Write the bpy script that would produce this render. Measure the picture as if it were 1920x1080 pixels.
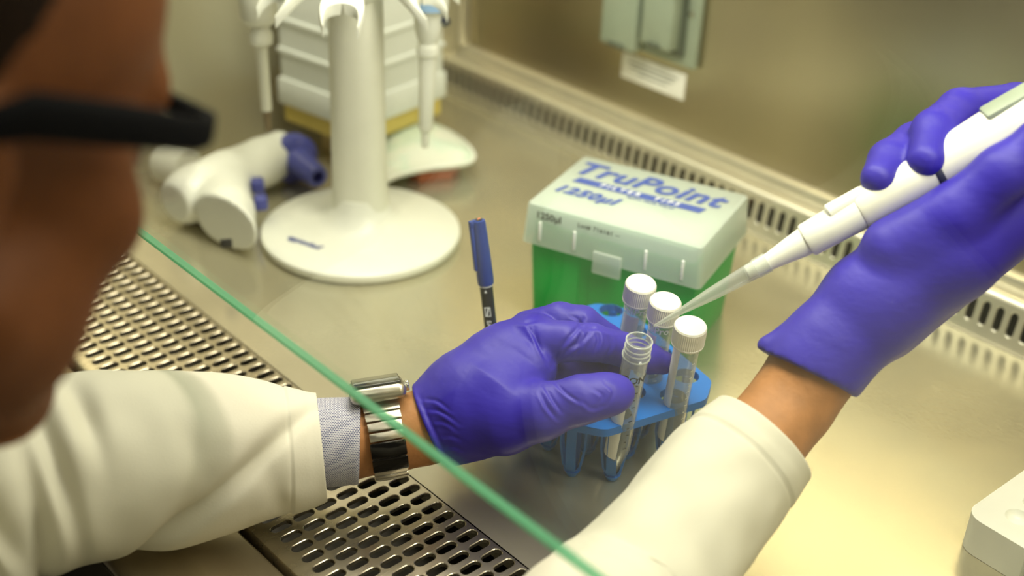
import bpy, bmesh, math, random
import numpy as np
from mathutils import Matrix, Vector, noise as mnoise

random.seed(7)
for o in list(bpy.data.objects):
    bpy.data.objects.remove(o)
SC = bpy.context.scene
COL = SC.collection

# ------------------------------------------------------------------ camera
F = 2350.0            # focal length in pixels of the 1920x1080 frame
H = 0.54              # camera height above the work surface
_zx = -170.0
_zy = (F * F - 2487 * _zx) / 1457
_mx = np.array([-2487, -1457, F]); _dn = np.array([_zx, _zy, F])
EX = -_mx / np.linalg.norm(_mx); EZ = -_dn / np.linalg.norm(_dn); EY = np.cross(EZ, EX)
RW = np.array([EX, EY, EZ])      # camera (right, down, forward) -> world
CP = np.array([0, 0, H])


def ray(px, py): return RW @ np.array([(px - 960) / F, (py - 540) / F, 1.0])
def atz(px, py, z=0.0):
    d = ray(px, py); return CP + d * (z - H) / d[2]
def aty(px, py, y):
    d = ray(px, py); return CP + d * y / d[1]
def atd(px, py, t): return CP + ray(px, py) * t
def V(p): return Vector((float(p[0]), float(p[1]), float(p[2])))


cam_d = bpy.data.cameras.new('camera')
cam = bpy.data.objects.new('camera', cam_d); COL.objects.link(cam)
rm = Matrix.Identity(4)
for i in range(3):
    rm[i][0] = RW[i][0]; rm[i][1] = -RW[i][1]; rm[i][2] = -RW[i][2]
rm[0][3], rm[1][3], rm[2][3] = CP
cam.matrix_world = rm
cam_d.sensor_width = 36.0
cam_d.lens = F * 36.0 / 1920.0
cam_d.clip_start = 0.01
cam_d.dof.use_dof = True
cam_d.dof.focus_distance = 0.81
cam_d.dof.aperture_fstop = 3.3
SC.camera = cam

# ------------------------------------------------------------------ light
W = bpy.data.worlds.new('room_light'); SC.world = W
W.use_nodes = True
W.node_tree.nodes['Background'].inputs[0].default_value = (1.0, 0.94, 0.78, 1)
W.node_tree.nodes['Background'].inputs[1].default_value = 0.065


def area(name, loc, rot, sx, sy, power, color):
    l = bpy.data.lights.new(name, 'AREA'); l.shape = 'RECTANGLE'; l.size = sx; l.size_y = sy
    l.energy = power; l.color = color
    o = bpy.data.objects.new(name, l); COL.objects.link(o)
    o.location = loc; o.rotation_euler = rot
    return o


area('cabinet_lamp', (-0.46, 0.56, 0.685), (0, 0, 0), 1.12, 0.16, 9.2, (1.0, 0.95, 0.77))
area('room_ceiling_lamp', (-0.6, -0.5, 1.95), (0, 0, 0), 1.2, 0.6, 0.8, (1.0, 0.95, 0.82))
SC.view_settings.view_transform = 'Standard'
SC.view_settings.look = 'None'
SC.view_settings.gamma = 1.0
SC.view_settings.use_curve_mapping = False
SC.view_settings.exposure = 0.12

# ------------------------------------------------------------------ materials
MATS = {}


def srgb(r, g, b):
    f = lambda c: (c / 255 / 12.92) if c / 255 <= 0.04045 else ((c / 255 + 0.055) / 1.055) ** 2.4
    return (f(r), f(g), f(b), 1)


def pmat(name, col, rough=0.5, metal=0.0, **kw):
    m = bpy.data.materials.new(name); m.use_nodes = True
    b = m.node_tree.nodes['Principled BSDF']
    b.inputs['Base Color'].default_value = col
    b.inputs['Roughness'].default_value = rough
    b.inputs['Metallic'].default_value = metal
    for k, v in kw.items():
        b.inputs[k].default_value = v
    MATS[name] = m
    return m


def nd(m, t, **kw):
    n = m.node_tree.nodes.new(t)
    for k, v in kw.items(): setattr(n, k, v)
    return n


def lk(m, a, b): m.node_tree.links.new(a, b)


def add_noise(m, scale=40, amount=0.06, bump=0.0, bscale=None, stretch=(1, 1, 1), rough=None, detail=4, dist=0.001):
    """colour grain, relief and gloss variation on a principled material"""
    b = m.node_tree.nodes['Principled BSDF']
    tc = nd(m, 'ShaderNodeTexCoord'); mp = nd(m, 'ShaderNodeMapping')
    mp.inputs['Scale'].default_value = stretch
    lk(m, tc.outputs['Object'], mp.inputs[0])
    n = nd(m, 'ShaderNodeTexNoise'); n.inputs['Scale'].default_value = scale; n.inputs['Detail'].default_value = detail
    lk(m, mp.outputs[0], n.inputs['Vector'])
    if amount:
        c = b.inputs['Base Color'].default_value[:]
        r = nd(m, 'ShaderNodeValToRGB')
        r.color_ramp.elements[0].position = 0.3; r.color_ramp.elements[1].position = 0.7
        r.color_ramp.elements[0].color = [max(0, x * (1 - amount)) for x in c[:3]] + [1]
        r.color_ramp.elements[1].color = [min(1, x * (1 + amount)) for x in c[:3]] + [1]
        lk(m, n.outputs['Fac'], r.inputs[0]); lk(m, r.outputs[0], b.inputs['Base Color'])
    if rough:
        mr = nd(m, 'ShaderNodeMapRange'); mr.inputs['To Min'].default_value = rough[0]; mr.inputs['To Max'].default_value = rough[1]
        lk(m, n.outputs['Fac'], mr.inputs[0]); lk(m, mr.outputs[0], b.inputs['Roughness'])
    if bump:
        n2 = nd(m, 'ShaderNodeTexNoise'); n2.inputs['Scale'].default_value = bscale or scale; n2.inputs['Detail'].default_value = 5
        lk(m, mp.outputs[0], n2.inputs['Vector'])
        bp = nd(m, 'ShaderNodeBump'); bp.inputs['Strength'].default_value = bump; bp.inputs['Distance'].default_value = dist
        lk(m, n2.outputs['Fac'], bp.inputs['Height']); lk(m, bp.outputs[0], b.inputs['Normal'])
    return m


def schlick(m, f0=0.04):
    """surface reflectance that is the same from both sides of a thin sheet"""
    lw = nd(m, 'ShaderNodeLayerWeight'); lw.inputs['Blend'].default_value = 0.5
    pw = nd(m, 'ShaderNodeMath', operation='POWER'); pw.inputs[1].default_value = 5.0
    lk(m, lw.outputs['Facing'], pw.inputs[0])
    ma = nd(m, 'ShaderNodeMath', operation='MULTIPLY_ADD'); ma.inputs[1].default_value = 1 - f0; ma.inputs[2].default_value = f0
    lk(m, pw.outputs[0], ma.inputs[0])
    return ma.outputs[0]


def clear_plastic(name, tint, opacity=0.3, rough=0.15, edge=0.55, body=(0.8, 0.83, 0.8, 1), translucent=0.5):
    """thin clear or milky plastic: transparent, denser at grazing angles, with a soft milky body and gloss"""
    m = bpy.data.materials.new(name); m.use_nodes = True
    nt = m.node_tree; nt.nodes.clear()
    out = nd(m, 'ShaderNodeOutputMaterial')
    tr = nd(m, 'ShaderNodeBsdfTransparent'); tr.inputs[0].default_value = tint
    df = nd(m, 'ShaderNodeBsdfDiffuse'); df.inputs[0].default_value = body
    tl = nd(m, 'ShaderNodeBsdfTranslucent'); tl.inputs[0].default_value = body
    mk = nd(m, 'ShaderNodeMixShader'); mk.inputs[0].default_value = translucent
    lk(m, df.outputs[0], mk.inputs[1]); lk(m, tl.outputs[0], mk.inputs[2])
    lw = nd(m, 'ShaderNodeLayerWeight'); lw.inputs['Blend'].default_value = 0.35
    mr = nd(m, 'ShaderNodeMapRange'); mr.inputs['To Min'].default_value = opacity; mr.inputs['To Max'].default_value = edge
    lk(m, lw.outputs['Facing'], mr.inputs[0])
    m1 = nd(m, 'ShaderNodeMixShader')
    lk(m, mr.outputs[0], m1.inputs[0]); lk(m, tr.outputs[0], m1.inputs[1]); lk(m, mk.outputs[0], m1.inputs[2])
    gl = nd(m, 'ShaderNodeBsdfGlossy'); gl.inputs['Roughness'].default_value = rough
    m2 = nd(m, 'ShaderNodeMixShader')
    lk(m, schlick(m), m2.inputs[0]); lk(m, m1.outputs[0], m2.inputs[1]); lk(m, gl.outputs[0], m2.inputs[2])
    lk(m, m2.outputs[0], out.inputs[0])
    MATS[name] = m
    return m


def mark_noise(m, col2, scale, lo, hi, stretch=(1, 1, 1), seed=0.0):
    """irregular stains of a second colour over whatever drives Base Color"""
    b = m.node_tree.nodes['Principled BSDF']
    src = b.inputs['Base Color']
    tc = nd(m, 'ShaderNodeTexCoord'); mp = nd(m, 'ShaderNodeMapping')
    mp.inputs['Scale'].default_value = stretch; mp.inputs['Location'].default_value = (seed, seed * 2, 0)
    lk(m, tc.outputs['Object'], mp.inputs[0])
    n = nd(m, 'ShaderNodeTexNoise'); n.inputs['Scale'].default_value = scale; n.inputs['Detail'].default_value = 6
    lk(m, mp.outputs[0], n.inputs['Vector'])
    mr = nd(m, 'ShaderNodeMapRange'); mr.inputs['From Min'].default_value = lo; mr.inputs['From Max'].default_value = hi
    lk(m, n.outputs['Fac'], mr.inputs[0])
    mx = nd(m, 'ShaderNodeMix', data_type='RGBA')
    lk(m, mr.outputs[0], mx.inputs[0])
    if src.is_linked:
        lk(m, src.links[0].from_socket, mx.inputs[6])
    else:
        mx.inputs[6].default_value = src.default_value
    mx.inputs[7].default_value = col2
    lk(m, mx.outputs[2], src)


M = MATS
pmat('steel_top', (0.60, 0.56, 0.415, 1), 0.25, 0.72)
add_noise(M['steel_top'], 9, 0.07, 0.05, 260, (1, 1, 1), (0.13, 0.34), 5)
mark_noise(M['steel_top'], (0.55, 0.54, 0.43, 1), 6, 0.52, 0.72, (1, 1, 1), 3.0)
pmat('steel_side', (0.56, 0.52, 0.38, 1), 0.36, 0.55)
add_noise(M['steel_side'], 5, 0.08, 0.04, 300, (1, 1, 0.12), (0.28, 0.42), 4)
pmat('steel_wall', (0.51, 0.45, 0.31, 1), 0.28, 0.94)
add_noise(M['steel_wall'], 5, 0.10, 0.04, 300, (1, 1, 0.12), (0.22, 0.36), 4)
pmat('steel_rail', (0.66, 0.63, 0.52, 1), 0.34, 0.7)
add_noise(M['steel_rail'], 30, 0.05)
pmat('steel_grille', (0.50, 0.45, 0.34, 1), 0.27, 0.92)
add_noise(M['steel_grille'], 120, 0.05, 0.05, 500, (1, 0.2, 1), (0.22, 0.34))
pmat('steel_lip', (0.50, 0.43, 0.30, 1), 0.3, 0.9)
add_noise(M['steel_lip'], 60, 0.06, 0.03, 400, (0.2, 1, 1), (0.25, 0.4))
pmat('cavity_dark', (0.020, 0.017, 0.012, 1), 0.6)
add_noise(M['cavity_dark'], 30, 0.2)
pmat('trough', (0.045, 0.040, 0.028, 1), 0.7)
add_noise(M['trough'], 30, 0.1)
pmat('brown_floor', (0.11, 0.032, 0.004, 1), 0.5)
add_noise(M['brown_floor'], 8, 0.2)
pmat('cabinet_paint', (0.62, 0.62, 0.56, 1), 0.45)
add_noise(M['cabinet_paint'], 80, 0.03)
pmat('white_plastic', (0.88, 0.89, 0.81, 1), 0.35)
add_noise(M['white_plastic'], 60, 0.02)
pmat('warm_white', (0.82, 0.82, 0.71, 1), 0.38)
add_noise(M['warm_white'], 60, 0.02)
pmat('cool_white', (0.78, 0.81, 0.77, 1), 0.32)
add_noise(M['cool_white'], 60, 0.02)
pmat('blue_plastic', srgb(72, 78, 158), 0.35)
add_noise(M['blue_plastic'], 80, 0.05)
pmat('rack_blue', (0.012, 0.155, 0.55, 1), 0.38, 0.0, **{'Specular IOR Level': 0.3})
add_noise(M['rack_blue'], 90, 0.05, 0.03, 300)
pmat('box_green', (0.0, 0.40, 0.060, 1), 0.35, **{'Specular IOR Level': 0.2})
add_noise(M['box_green'], 40, 0.06)
clear_plastic('lid_plastic', (0.90, 0.98, 0.94, 1), 0.44, 0.3, 0.64, (0.86, 0.90, 0.86, 1), 0.35)
clear_plastic('tube_plastic', (0.93, 0.95, 0.94, 1), 0.10, 0.08, 0.50, (0.72, 0.75, 0.73, 1), 0.4)
clear_plastic('tip_plastic', (0.93, 0.95, 0.94, 1), 0.22, 0.12, 0.62, (0.80, 0.82, 0.78, 1), 0.4)
clear_plastic('rim_plastic', (0.93, 0.95, 0.94, 1), 0.55, 0.1, 0.85, (0.86, 0.88, 0.86, 1), 0.4)
clear_plastic('film_plastic', (0.88, 0.93, 0.98, 1), 0.22, 0.05, 0.6, (0.5, 0.66, 0.82, 1), 0.5)
clear_plastic('liquid', (0.93, 0.95, 0.93, 1), 0.15, 0.05, 0.3, (0.7, 0.74, 0.70, 1), 0.4)
pmat('cap_white', (0.84, 0.83, 0.74, 1), 0.45)
add_noise(M['cap_white'], 200, 0.02)
pmat('label_white', (0.90, 0.89, 0.84, 1), 0.6)
add_noise(M['label_white'], 200, 0.02)
pmat('print_white', (0.92, 0.94, 0.90, 1), 0.6)
add_noise(M['print_white'], 200, 0.02)
pmat('print_blue', srgb(70, 92, 172), 0.5)
add_noise(M['print_blue'], 200, 0.04)
pmat('print_navy', srgb(70, 82, 150), 0.5)
add_noise(M['print_navy'], 200, 0.04)
pmat('print_dark', (0.03, 0.03, 0.03, 1), 0.5)
add_noise(M['print_dark'], 200, 0.05)
pmat('print_grey', (0.30, 0.32, 0.29, 1), 0.5)
add_noise(M['print_grey'], 200, 0.05)
pmat('pen_blue', (0.012, 0.045, 0.27, 1), 0.3)
add_noise(M['pen_blue'], 100, 0.06)
pmat('pen_black', (0.016, 0.016, 0.015, 1), 0.35)
add_noise(M['pen_black'], 100, 0.06)
pmat('pen_orange', (0.80, 0.25, 0.14, 1), 0.5)
add_noise(M['pen_orange'], 100, 0.04)
pmat('yellow_box', (0.68, 0.54, 0.14, 1), 0.45)
add_noise(M['yellow_box'], 20, 0.08)
pmat('tan_card', (0.42, 0.33, 0.16, 1), 0.6)
add_noise(M['tan_card'], 20, 0.08)
pmat('mint_pouch', (0.66, 0.78, 0.66, 1), 0.3)
add_noise(M['mint_pouch'], 45, 0.10)
mark_noise(M['mint_pouch'], (0.78, 0.80, 0.70, 1), 38, 0.45, 0.62)
pmat('red_card', (0.46, 0.13, 0.06, 1), 0.5)
add_noise(M['red_card'], 60, 0.1)
pmat('outlet_grey', (0.30, 0.35, 0.27, 1), 0.45)
add_noise(M['outlet_grey'], 60, 0.04)
pmat('outlet_dark', (0.10, 0.12, 0.09, 1), 0.5)
add_noise(M['outlet_dark'], 60, 0.05)
pmat('chrome', (0.75, 0.74, 0.68, 1), 0.18, 1.0)
add_noise(M['chrome'], 60, 0.03)
pmat('watch_steel', (0.46, 0.43, 0.36, 1), 0.3, 1.0)
add_noise(M['watch_steel'], 300, 0.06, 0.03, 900, (1, 0.1, 1), (0.28, 0.40))
pmat('watch_black', (0.012, 0.011, 0.010, 1), 0.12, 0.6)
add_noise(M['watch_black'], 100, 0.06)
pmat('watch_glass', (0.02, 0.02, 0.02, 1), 0.04)
add_noise(M['watch_glass'], 100, 0.04)
pmat('dark_grip', (0.035, 0.04, 0.06, 1), 0.4)
add_noise(M['dark_grip'], 100, 0.05)
pmat('label_blue', srgb(150, 185, 225), 0.4)
add_noise(M['label_blue'], 100, 0.03)
pmat('brown_shaft', (0.20, 0.15, 0.08, 1), 0.4)
add_noise(M['brown_shaft'], 100, 0.05)
pmat('frame_black', (0.004, 0.004, 0.005, 1), 0.7, **{'Specular IOR Level': 0.05})
add_noise(M['frame_black'], 100, 0.05)
clear_plastic('spectacle_lens', (0.97, 0.97, 0.97, 1), 0.02, 0.03, 0.25, (0.7, 0.62, 0.58, 1), 0.4)
pmat('skin_face_shaded', (0.135, 0.046, 0.014, 1), 0.6, **{'Specular IOR Level': 0.15})  # skin colour darkened to imitate the shade on the backlit head
add_noise(M['skin_face_shaded'], 50, 0.12, 0.2, 260, dist=0.001)
pmat('skin_arm', (0.36, 0.160, 0.055, 1), 0.55, **{'Specular IOR Level': 0.3})
add_noise(M['skin_arm'], 70, 0.14, 0.25, 260, dist=0.0015)
pmat('hair_dark', (0.012, 0.006, 0.003, 1), 0.8, **{'Specular IOR Level': 0.08})
add_noise(M['hair_dark'], 300, 0.3, 0.6, 300)
pmat('trousers', (0.02, 0.022, 0.03, 1), 0.8)
add_noise(M['trousers'], 100, 0.1)
pmat('stool_black', (0.02, 0.02, 0.02, 1), 0.5)
add_noise(M['stool_black'], 100, 0.1)

# lab coat cotton: fine twill weave
m = pmat('coat_cotton', (0.60, 0.58, 0.48, 1), 0.8)
add_noise(m, 14, 0.025, 0.12, 900)
# glove nitrile with fine stretched wrinkles
m = pmat('glove_nitrile', (0.032, 0.020, 0.36, 1), 0.48, **{'Specular IOR Level': 0.35})
add_noise(m, 30, 0.08, 0.22, 75, (1.0, 1.0, 2.2), dist=0.002)
# shirt cuff: blue and white pin check woven in cuff coordinates
m = pmat('shirt_check', (0.62, 0.63, 0.68, 1), 0.8)
uv = nd(m, 'ShaderNodeUVMap')
ck = nd(m, 'ShaderNodeTexBrick'); ck.offset = 0.5
ck.inputs['Scale'].default_value = 1.0
ck.inputs['Color1'].default_value = (0.03, 0.036, 0.12, 1); ck.inputs['Color2'].default_value = (0.05, 0.058, 0.16, 1)
ck.inputs['Mortar'].default_value = (0.72, 0.72, 0.74, 1)
ck.inputs['Brick Width'].default_value = 0.0015; ck.inputs['Row Height'].default_value = 0.0011; ck.inputs['Mortar Size'].default_value = 0.00016
lk(m, uv.outputs[0], ck.inputs['Vector'])
lk(m, ck.outputs['Color'], m.node_tree.nodes['Principled BSDF'].inputs['Base Color'])

# sash glass: clear float glass, and the green of its ground edge
m = bpy.data.materials.new('sash_glass'); m.use_nodes = True; MATS['sash_glass'] = m
m.node_tree.nodes.clear()
out = nd(m, 'ShaderNodeOutputMaterial')
tr = nd(m, 'ShaderNodeBsdfTransparent'); tr.inputs[0].default_value = (0.985, 1.0, 0.985, 1)
gl = nd(m, 'ShaderNodeBsdfGlossy'); gl.inputs['Roughness'].default_value = 0.01
ms = nd(m, 'ShaderNodeMixShader')
lk(m, schlick(m), ms.inputs[0]); lk(m, tr.outputs[0], ms.inputs[1]); lk(m, gl.outputs[0], ms.inputs[2])
lk(m, ms.outputs[0], out.inputs[0])
clear_plastic('glass_edge_green', (0.62, 0.92, 0.76, 1), 0.50, 0.15, 0.70, (0.24, 0.60, 0.40, 1), 0.5)

# ------------------------------------------------------------------ mesh helpers
WM = {}


def empty(name, loc=(0, 0, 0), mtx=None):
    o = bpy.data.objects.new(name, None); COL.objects.link(o)
    o.empty_display_size = 0.01
    mw = mtx if mtx is not None else Matrix.Translation(V(loc))
    o.matrix_world = mw; WM[o.name] = mw.copy()
    return o


def tag(o, label, cat, group=None):
    o['label'] = label; o['category'] = cat
    if group: o['group'] = group
    return o


def struct(o): o['kind'] = 'structure'; return o


def obj(name, me, mat, parent=None, smooth=True, mtx=None):
    """link a mesh whose vertices are in world space (or in mtx) as one object under parent"""
    if mtx is not None: me.transform(mtx)
    if parent is not None and parent.name in WM: me.transform(WM[parent.name].inverted())
    o = bpy.data.objects.new(name, me); COL.objects.link(o)
    if parent is not None:
        o.parent = parent
        WM[o.name] = WM.get(parent.name, Matrix.Identity(4)).copy()
    else:
        WM[o.name] = Matrix.Identity(4)
    if mat: me.materials.append(MATS[mat] if isinstance(mat, str) else mat)
    if smooth and len(me.polygons):
        me.polygons.foreach_set('use_smooth', [True] * len(me.polygons))
        try: me.set_sharp_from_angle(angle=math.radians(38))
        except Exception: pass
    return o


def mesh(verts, faces):
    me = bpy.data.meshes.new('m'); me.from_pydata([tuple(map(float, v)) for v in verts], [], [tuple(map(int, f)) for f in faces]); me.update()
    return me


def bm_mesh(bm):
    bmesh.ops.recalc_face_normals(bm, faces=bm.faces)
    me = bpy.data.meshes.new('m'); bm.to_mesh(me); bm.free(); return me


def bbox(bm, lo, hi, bev=0.0, seg=2, mtx=None):
    r = bmesh.ops.create_cube(bm, size=1.0)
    vs = r['verts']
    for v in vs:
        v.co = Vector([lo[i] + (v.co[i] + 0.5) * (hi[i] - lo[i]) for i in range(3)])
    if bev > 0:
        es = list({e for v in vs for e in v.link_edges})
        g = bmesh.ops.bevel(bm, geom=es, offset=bev, segments=seg, affect='EDGES', profile=0.5)
        vs = list({v for f in g['faces'] for v in f.verts} | {v for v in vs if v.is_valid})
    if mtx is not None:
        for v in vs: v.co = mtx @ v.co
    return vs


def box(lo, hi, bev=0.0, seg=2):
    bm = bmesh.new(); bbox(bm, lo, hi, bev, seg); return bm_mesh(bm)


def lathe(prof, seg=48, ridge=None, cap0=True, cap1=True, sx=1.0, sy=1.0):
    """revolve (r, z) points; ridge(i, angle, r) can change the radius"""
    vs, fs = [], []
    n = len(prof)
    for i, (r, z) in enumerate(prof):
        for k in range(seg):
            a = 2 * math.pi * k / seg
            rr = ridge(i, k, r) if ridge else r
            vs.append((rr * math.cos(a) * sx, rr * math.sin(a) * sy, z))
    for i in range(n - 1):
        for k in range(seg):
            k2 = (k + 1) % seg
            fs.append((i * seg + k, i * seg + k2, (i + 1) * seg + k2, (i + 1) * seg + k))
    if cap0: fs.append(tuple(range(seg - 1, -1, -1)))
    if cap1: fs.append(tuple(range((n - 1) * seg, n * seg)))
    return mesh(vs, fs)


def frame(origin, zdir, xhint=(1, 0, 0)):
    z = V(zdir).normalized(); x = V(xhint) - z * z.dot(V(xhint)); x.normalize(); y = z.cross(x)
    m4 = Matrix.Identity(4)
    for i in range(3):
        m4[i][0] = x[i]; m4[i][1] = y[i]; m4[i][2] = z[i]; m4[i][3] = origin[i]
    return m4


def prism(poly, z0, z1, bev=0.0, seg=2):
    """extrude a 2D outline, rim bevelled"""
    bm = bmesh.new()
    b = [bm.verts.new((x, y, z0)) for x, y in poly]; t = [bm.verts.new((x, y, z1)) for x, y in poly]
    n = len(poly)
    bm.faces.new(b[::-1]); top = bm.faces.new(t)
    for i in range(n): bm.faces.new((b[i], b[(i + 1) % n], t[(i + 1) % n], t[i]))
    if bev:
        es = [e for e in bm.edges if abs(e.verts[0].co.z - e.verts[1].co.z) < 1e-9]
        bmesh.ops.bevel(bm, geom=es, offset=bev, segments=seg, affect='EDGES', profile=0.5)
    return bm_mesh(bm)


def sweep(pts, rad, seg=16, closed=False, flat=1.0, up=(0, 0, 1)):
    pts = [V(p) for p in pts]; vs, fs = [], []
    n = len(pts)
    for i, p in enumerate(pts):
        if closed: d = pts[(i + 1) % n] - pts[i - 1]
        else: d = pts[min(i + 1, n - 1)] - pts[max(i - 1, 0)]
        f = frame(p, d, up)
        r = rad[i] if hasattr(rad, '__len__') else rad
        for k in range(seg):
            a = 2 * math.pi * k / seg
            vs.append(f @ Vector((r * math.cos(a) * flat, r * math.sin(a), 0)))
    m_ = n if closed else n - 1
    for i in range(m_):
        j = (i + 1) % n
        for k in range(seg):
            k2 = (k + 1) % seg
            fs.append((i * seg + k, i * seg + k2, j * seg + k2, j * seg + k))
    if not closed:
        fs.append(tuple(range(seg - 1, -1, -1))); fs.append(tuple(range((n - 1) * seg, n * seg)))
    return mesh(vs, fs)


def catmull(pts, n):
    """resample rows of numbers with a Catmull-Rom spline"""
    P = np.array(pts, float); P = np.vstack([2 * P[0] - P[1], P, 2 * P[-1] - P[-2]])
    out_ = []; m_ = len(P) - 3
    for q in np.linspace(0, m_, n):
        i = min(int(q), m_ - 1); t = q - i
        a, b, c, d = P[i:i + 4]
        out_.append(0.5 * ((2 * b) + (c - a) * t + (2 * a - 5 * b + 4 * c - d) * t * t + (3 * b - a - 3 * c + d) * t ** 3))
    return np.array(out_)


def text(name, s, size, mat, parent, mtx, shear=0.0, bold=0.0, align='CENTER', wrap=None, depth=0.00012, space=1.0):
    """flat lettering as a mesh; wrap = radius to bend it round the local z axis"""
    cu = bpy.data.curves.new('t', 'FONT'); cu.body = s; cu.size = size; cu.shear = shear; cu.offset = bold
    cu.align_x = align; cu.align_y = 'CENTER'; cu.extrude = depth; cu.space_character = space; cu.resolution_u = 3
    t = bpy.data.objects.new('t', cu); COL.objects.link(t)
    dg = bpy.context.evaluated_depsgraph_get()
    me = bpy.data.meshes.new_from_object(t.evaluated_get(dg))
    bpy.data.objects.remove(t)
    if wrap:
        for v in me.vertices:
            a = v.co.x / wrap; r = wrap + v.co.z
            v.co = Vector((r * math.sin(a), -r * math.cos(a), v.co.y))
    o = obj(name, me, mat, parent, False, mtx)
    return o


# signed-distance modelling for bodies, gloves and moulded shapes
class Field:
    def __init__(s, lo, hi, h):
        s.lo = np.array(lo, float); s.h = h
        s.n = np.ceil((np.array(hi) - s.lo) / h).astype(int) + 1
        s.D = np.full(s.n, 1.0, np.float32)

    def _blk(s, lo, hi):
        a = np.clip(np.floor((np.array(lo) - s.lo) / s.h).astype(int), 0, s.n)
        b = np.clip(np.ceil((np.array(hi) - s.lo) / s.h).astype(int) + 1, 0, s.n)
        if np.any(b <= a): return None, None
        g = [s.lo[i] + np.arange(a[i], b[i]) * s.h for i in range(3)]
        X = np.stack(np.meshgrid(*g, indexing='ij'), -1).astype(np.float32)
        return tuple(slice(a[i], b[i]) for i in range(3)), X

    def _mix(s, sl, d, k, op):
        D = s.D[sl]
        if op == 'cut':
            h = np.clip(0.5 - 0.5 * (D + d) / k, 0, 1)
            s.D[sl] = D * (1 - h) + (-d) * h + k * h * (1 - h)
        else:
            h = np.clip(0.5 + 0.5 * (D - d) / k, 0, 1)
            s.D[sl] = D * (1 - h) + d * h - k * h * (1 - h)

    def cone(s, a, b, r1, r2, k=0.004, op='add'):
        a = np.array(a, np.float32); b = np.array(b, np.float32)
        m_ = max(r1, r2) + k + 4 * s.h
        sl, X = s._blk(np.minimum(a, b) - m_, np.maximum(a, b) + m_)
        if sl is None: return
        ab = b - a; L2 = max(float(ab @ ab), 1e-12)
        t = np.clip(((X - a) @ ab) / L2, 0, 1)
        d = np.linalg.norm(X - (a + t[..., None] * ab), axis=-1) - (r1 + (r2 - r1) * t)
        s._mix(sl, d, k, op)

    def chain(s, pts, rad, k=0.004):
        for i in range(len(pts) - 1): s.cone(pts[i], pts[i + 1], rad[i], rad[i + 1], k)

    def ell(s, c, r, rot=None, k=0.01, op='add'):
        c = np.array(c, np.float32); r = np.array(r, np.float32)
        m_ = r.max() + k + 4 * s.h
        sl, X = s._blk(c - m_, c + m_)
        if sl is None: return
        q = X - c
        if rot is not None: q = q @ np.array(rot, np.float32)
        p0 = np.linalg.norm(q / r, axis=-1); p1 = np.linalg.norm(q / (r * r), axis=-1)
        s._mix(sl, p0 * (p0 - 1) / np.maximum(p1, 1e-6), k, op)

    def plane(s, p, n_):
        """keep only the side the normal points to"""
        n_ = np.array(n_, float); n_ /= np.linalg.norm(n_)
        g = [s.lo[i] + np.arange(s.n[i]) * s.h for i in range(3)]
        d = (g[0] - p[0])[:, None, None] * n_[0] + (g[1] - p[1])[None, :, None] * n_[1] + (g[2] - p[2])[None, None, :] * n_[2]
        s.D = np.maximum(s.D, -d).astype(np.float32)

    def mesh(s):
        D = s.D; n = np.array(D.shape); S = D < 0
        off = [(i, j, k) for i in (0, 1) for j in (0, 1) for k in (0, 1)]
        c = lambda A, o: A[o[0]:n[0] - 1 + o[0], o[1]:n[1] - 1 + o[1], o[2]:n[2] - 1 + o[2]]
        cnt = sum(c(S, o).astype(np.int8) for o in off)
        mix = (cnt > 0) & (cnt < 8)
        idx = np.argwhere(mix)
        acc = np.zeros((len(idx), 3)); num = np.zeros(len(idx))
        for a in off:
            for ax in range(3):
                if a[ax]: continue
                b = list(a); b[ax] = 1
                ia = idx + a; ib = idx + b
                va = D[ia[:, 0], ia[:, 1], ia[:, 2]]; vb = D[ib[:, 0], ib[:, 1], ib[:, 2]]
                x = (va < 0) != (vb < 0)
                t = np.where(x, va / np.where(x, va - vb, 1), 0)
                p = np.array(a, float)[None, :].repeat(len(idx), 0); p[:, ax] += t
                acc[x] += p[x]; num[x] += 1
        vs = s.lo + (idx + acc / num[:, None]) * s.h
        ids = np.full(mix.shape, -1, np.int64); ids[mix] = np.arange(len(idx))
        fs = []
        for ax in range(3):
            u, w = [(1, 2), (2, 0), (0, 1)][ax]
            sa = [slice(1, -1)] * 3; sb = [slice(1, -1)] * 3
            sa[ax] = slice(0, -1); sb[ax] = slice(1, None)
            A = S[tuple(sa)]; B = S[tuple(sb)]
            e = np.argwhere(A != B)
            if not len(e): continue
            flip = A[e[:, 0], e[:, 1], e[:, 2]]
            base = e + 1; base[:, ax] -= 1
            q = []
            for du, dw in ((-1, -1), (0, -1), (0, 0), (-1, 0)):
                z = base.copy(); z[:, u] += du; z[:, w] += dw
                q.append(ids[z[:, 0], z[:, 1], z[:, 2]])
            q = np.stack(q, 1)
            q[~flip] = q[~flip][:, ::-1]
            fs.append(q)
        fs = np.concatenate(fs)
        me = bpy.data.meshes.new('m')
        me.vertices.add(len(vs)); me.vertices.foreach_set('co', vs.astype(np.float32).ravel())
        me.loops.add(len(fs) * 4); me.loops.foreach_set('vertex_index', fs.astype(np.int32).ravel())
        me.polygons.add(len(fs)); me.polygons.foreach_set('loop_start', np.arange(len(fs), dtype=np.int32) * 4)
        me.polygons.foreach_set('loop_total', np.full(len(fs), 4, np.int32))
        me.update(calc_edges=True); me.validate()
        return me


def relax(me, it=2, f=0.5):
    bm = bmesh.new(); bm.from_mesh(me)
    for _ in range(it): bmesh.ops.smooth_vert(bm, verts=bm.verts, factor=f, use_axis_x=True, use_axis_y=True, use_axis_z=True)
    bm.to_mesh(me); bm.free(); return me


def smooth_all(o):
    me = o.data; me.polygons.foreach_set('use_smooth', [True] * len(me.polygons))
    a = me.attributes.get('sharp_edge')
    if a: me.attributes.remove(a)
    return o


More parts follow.
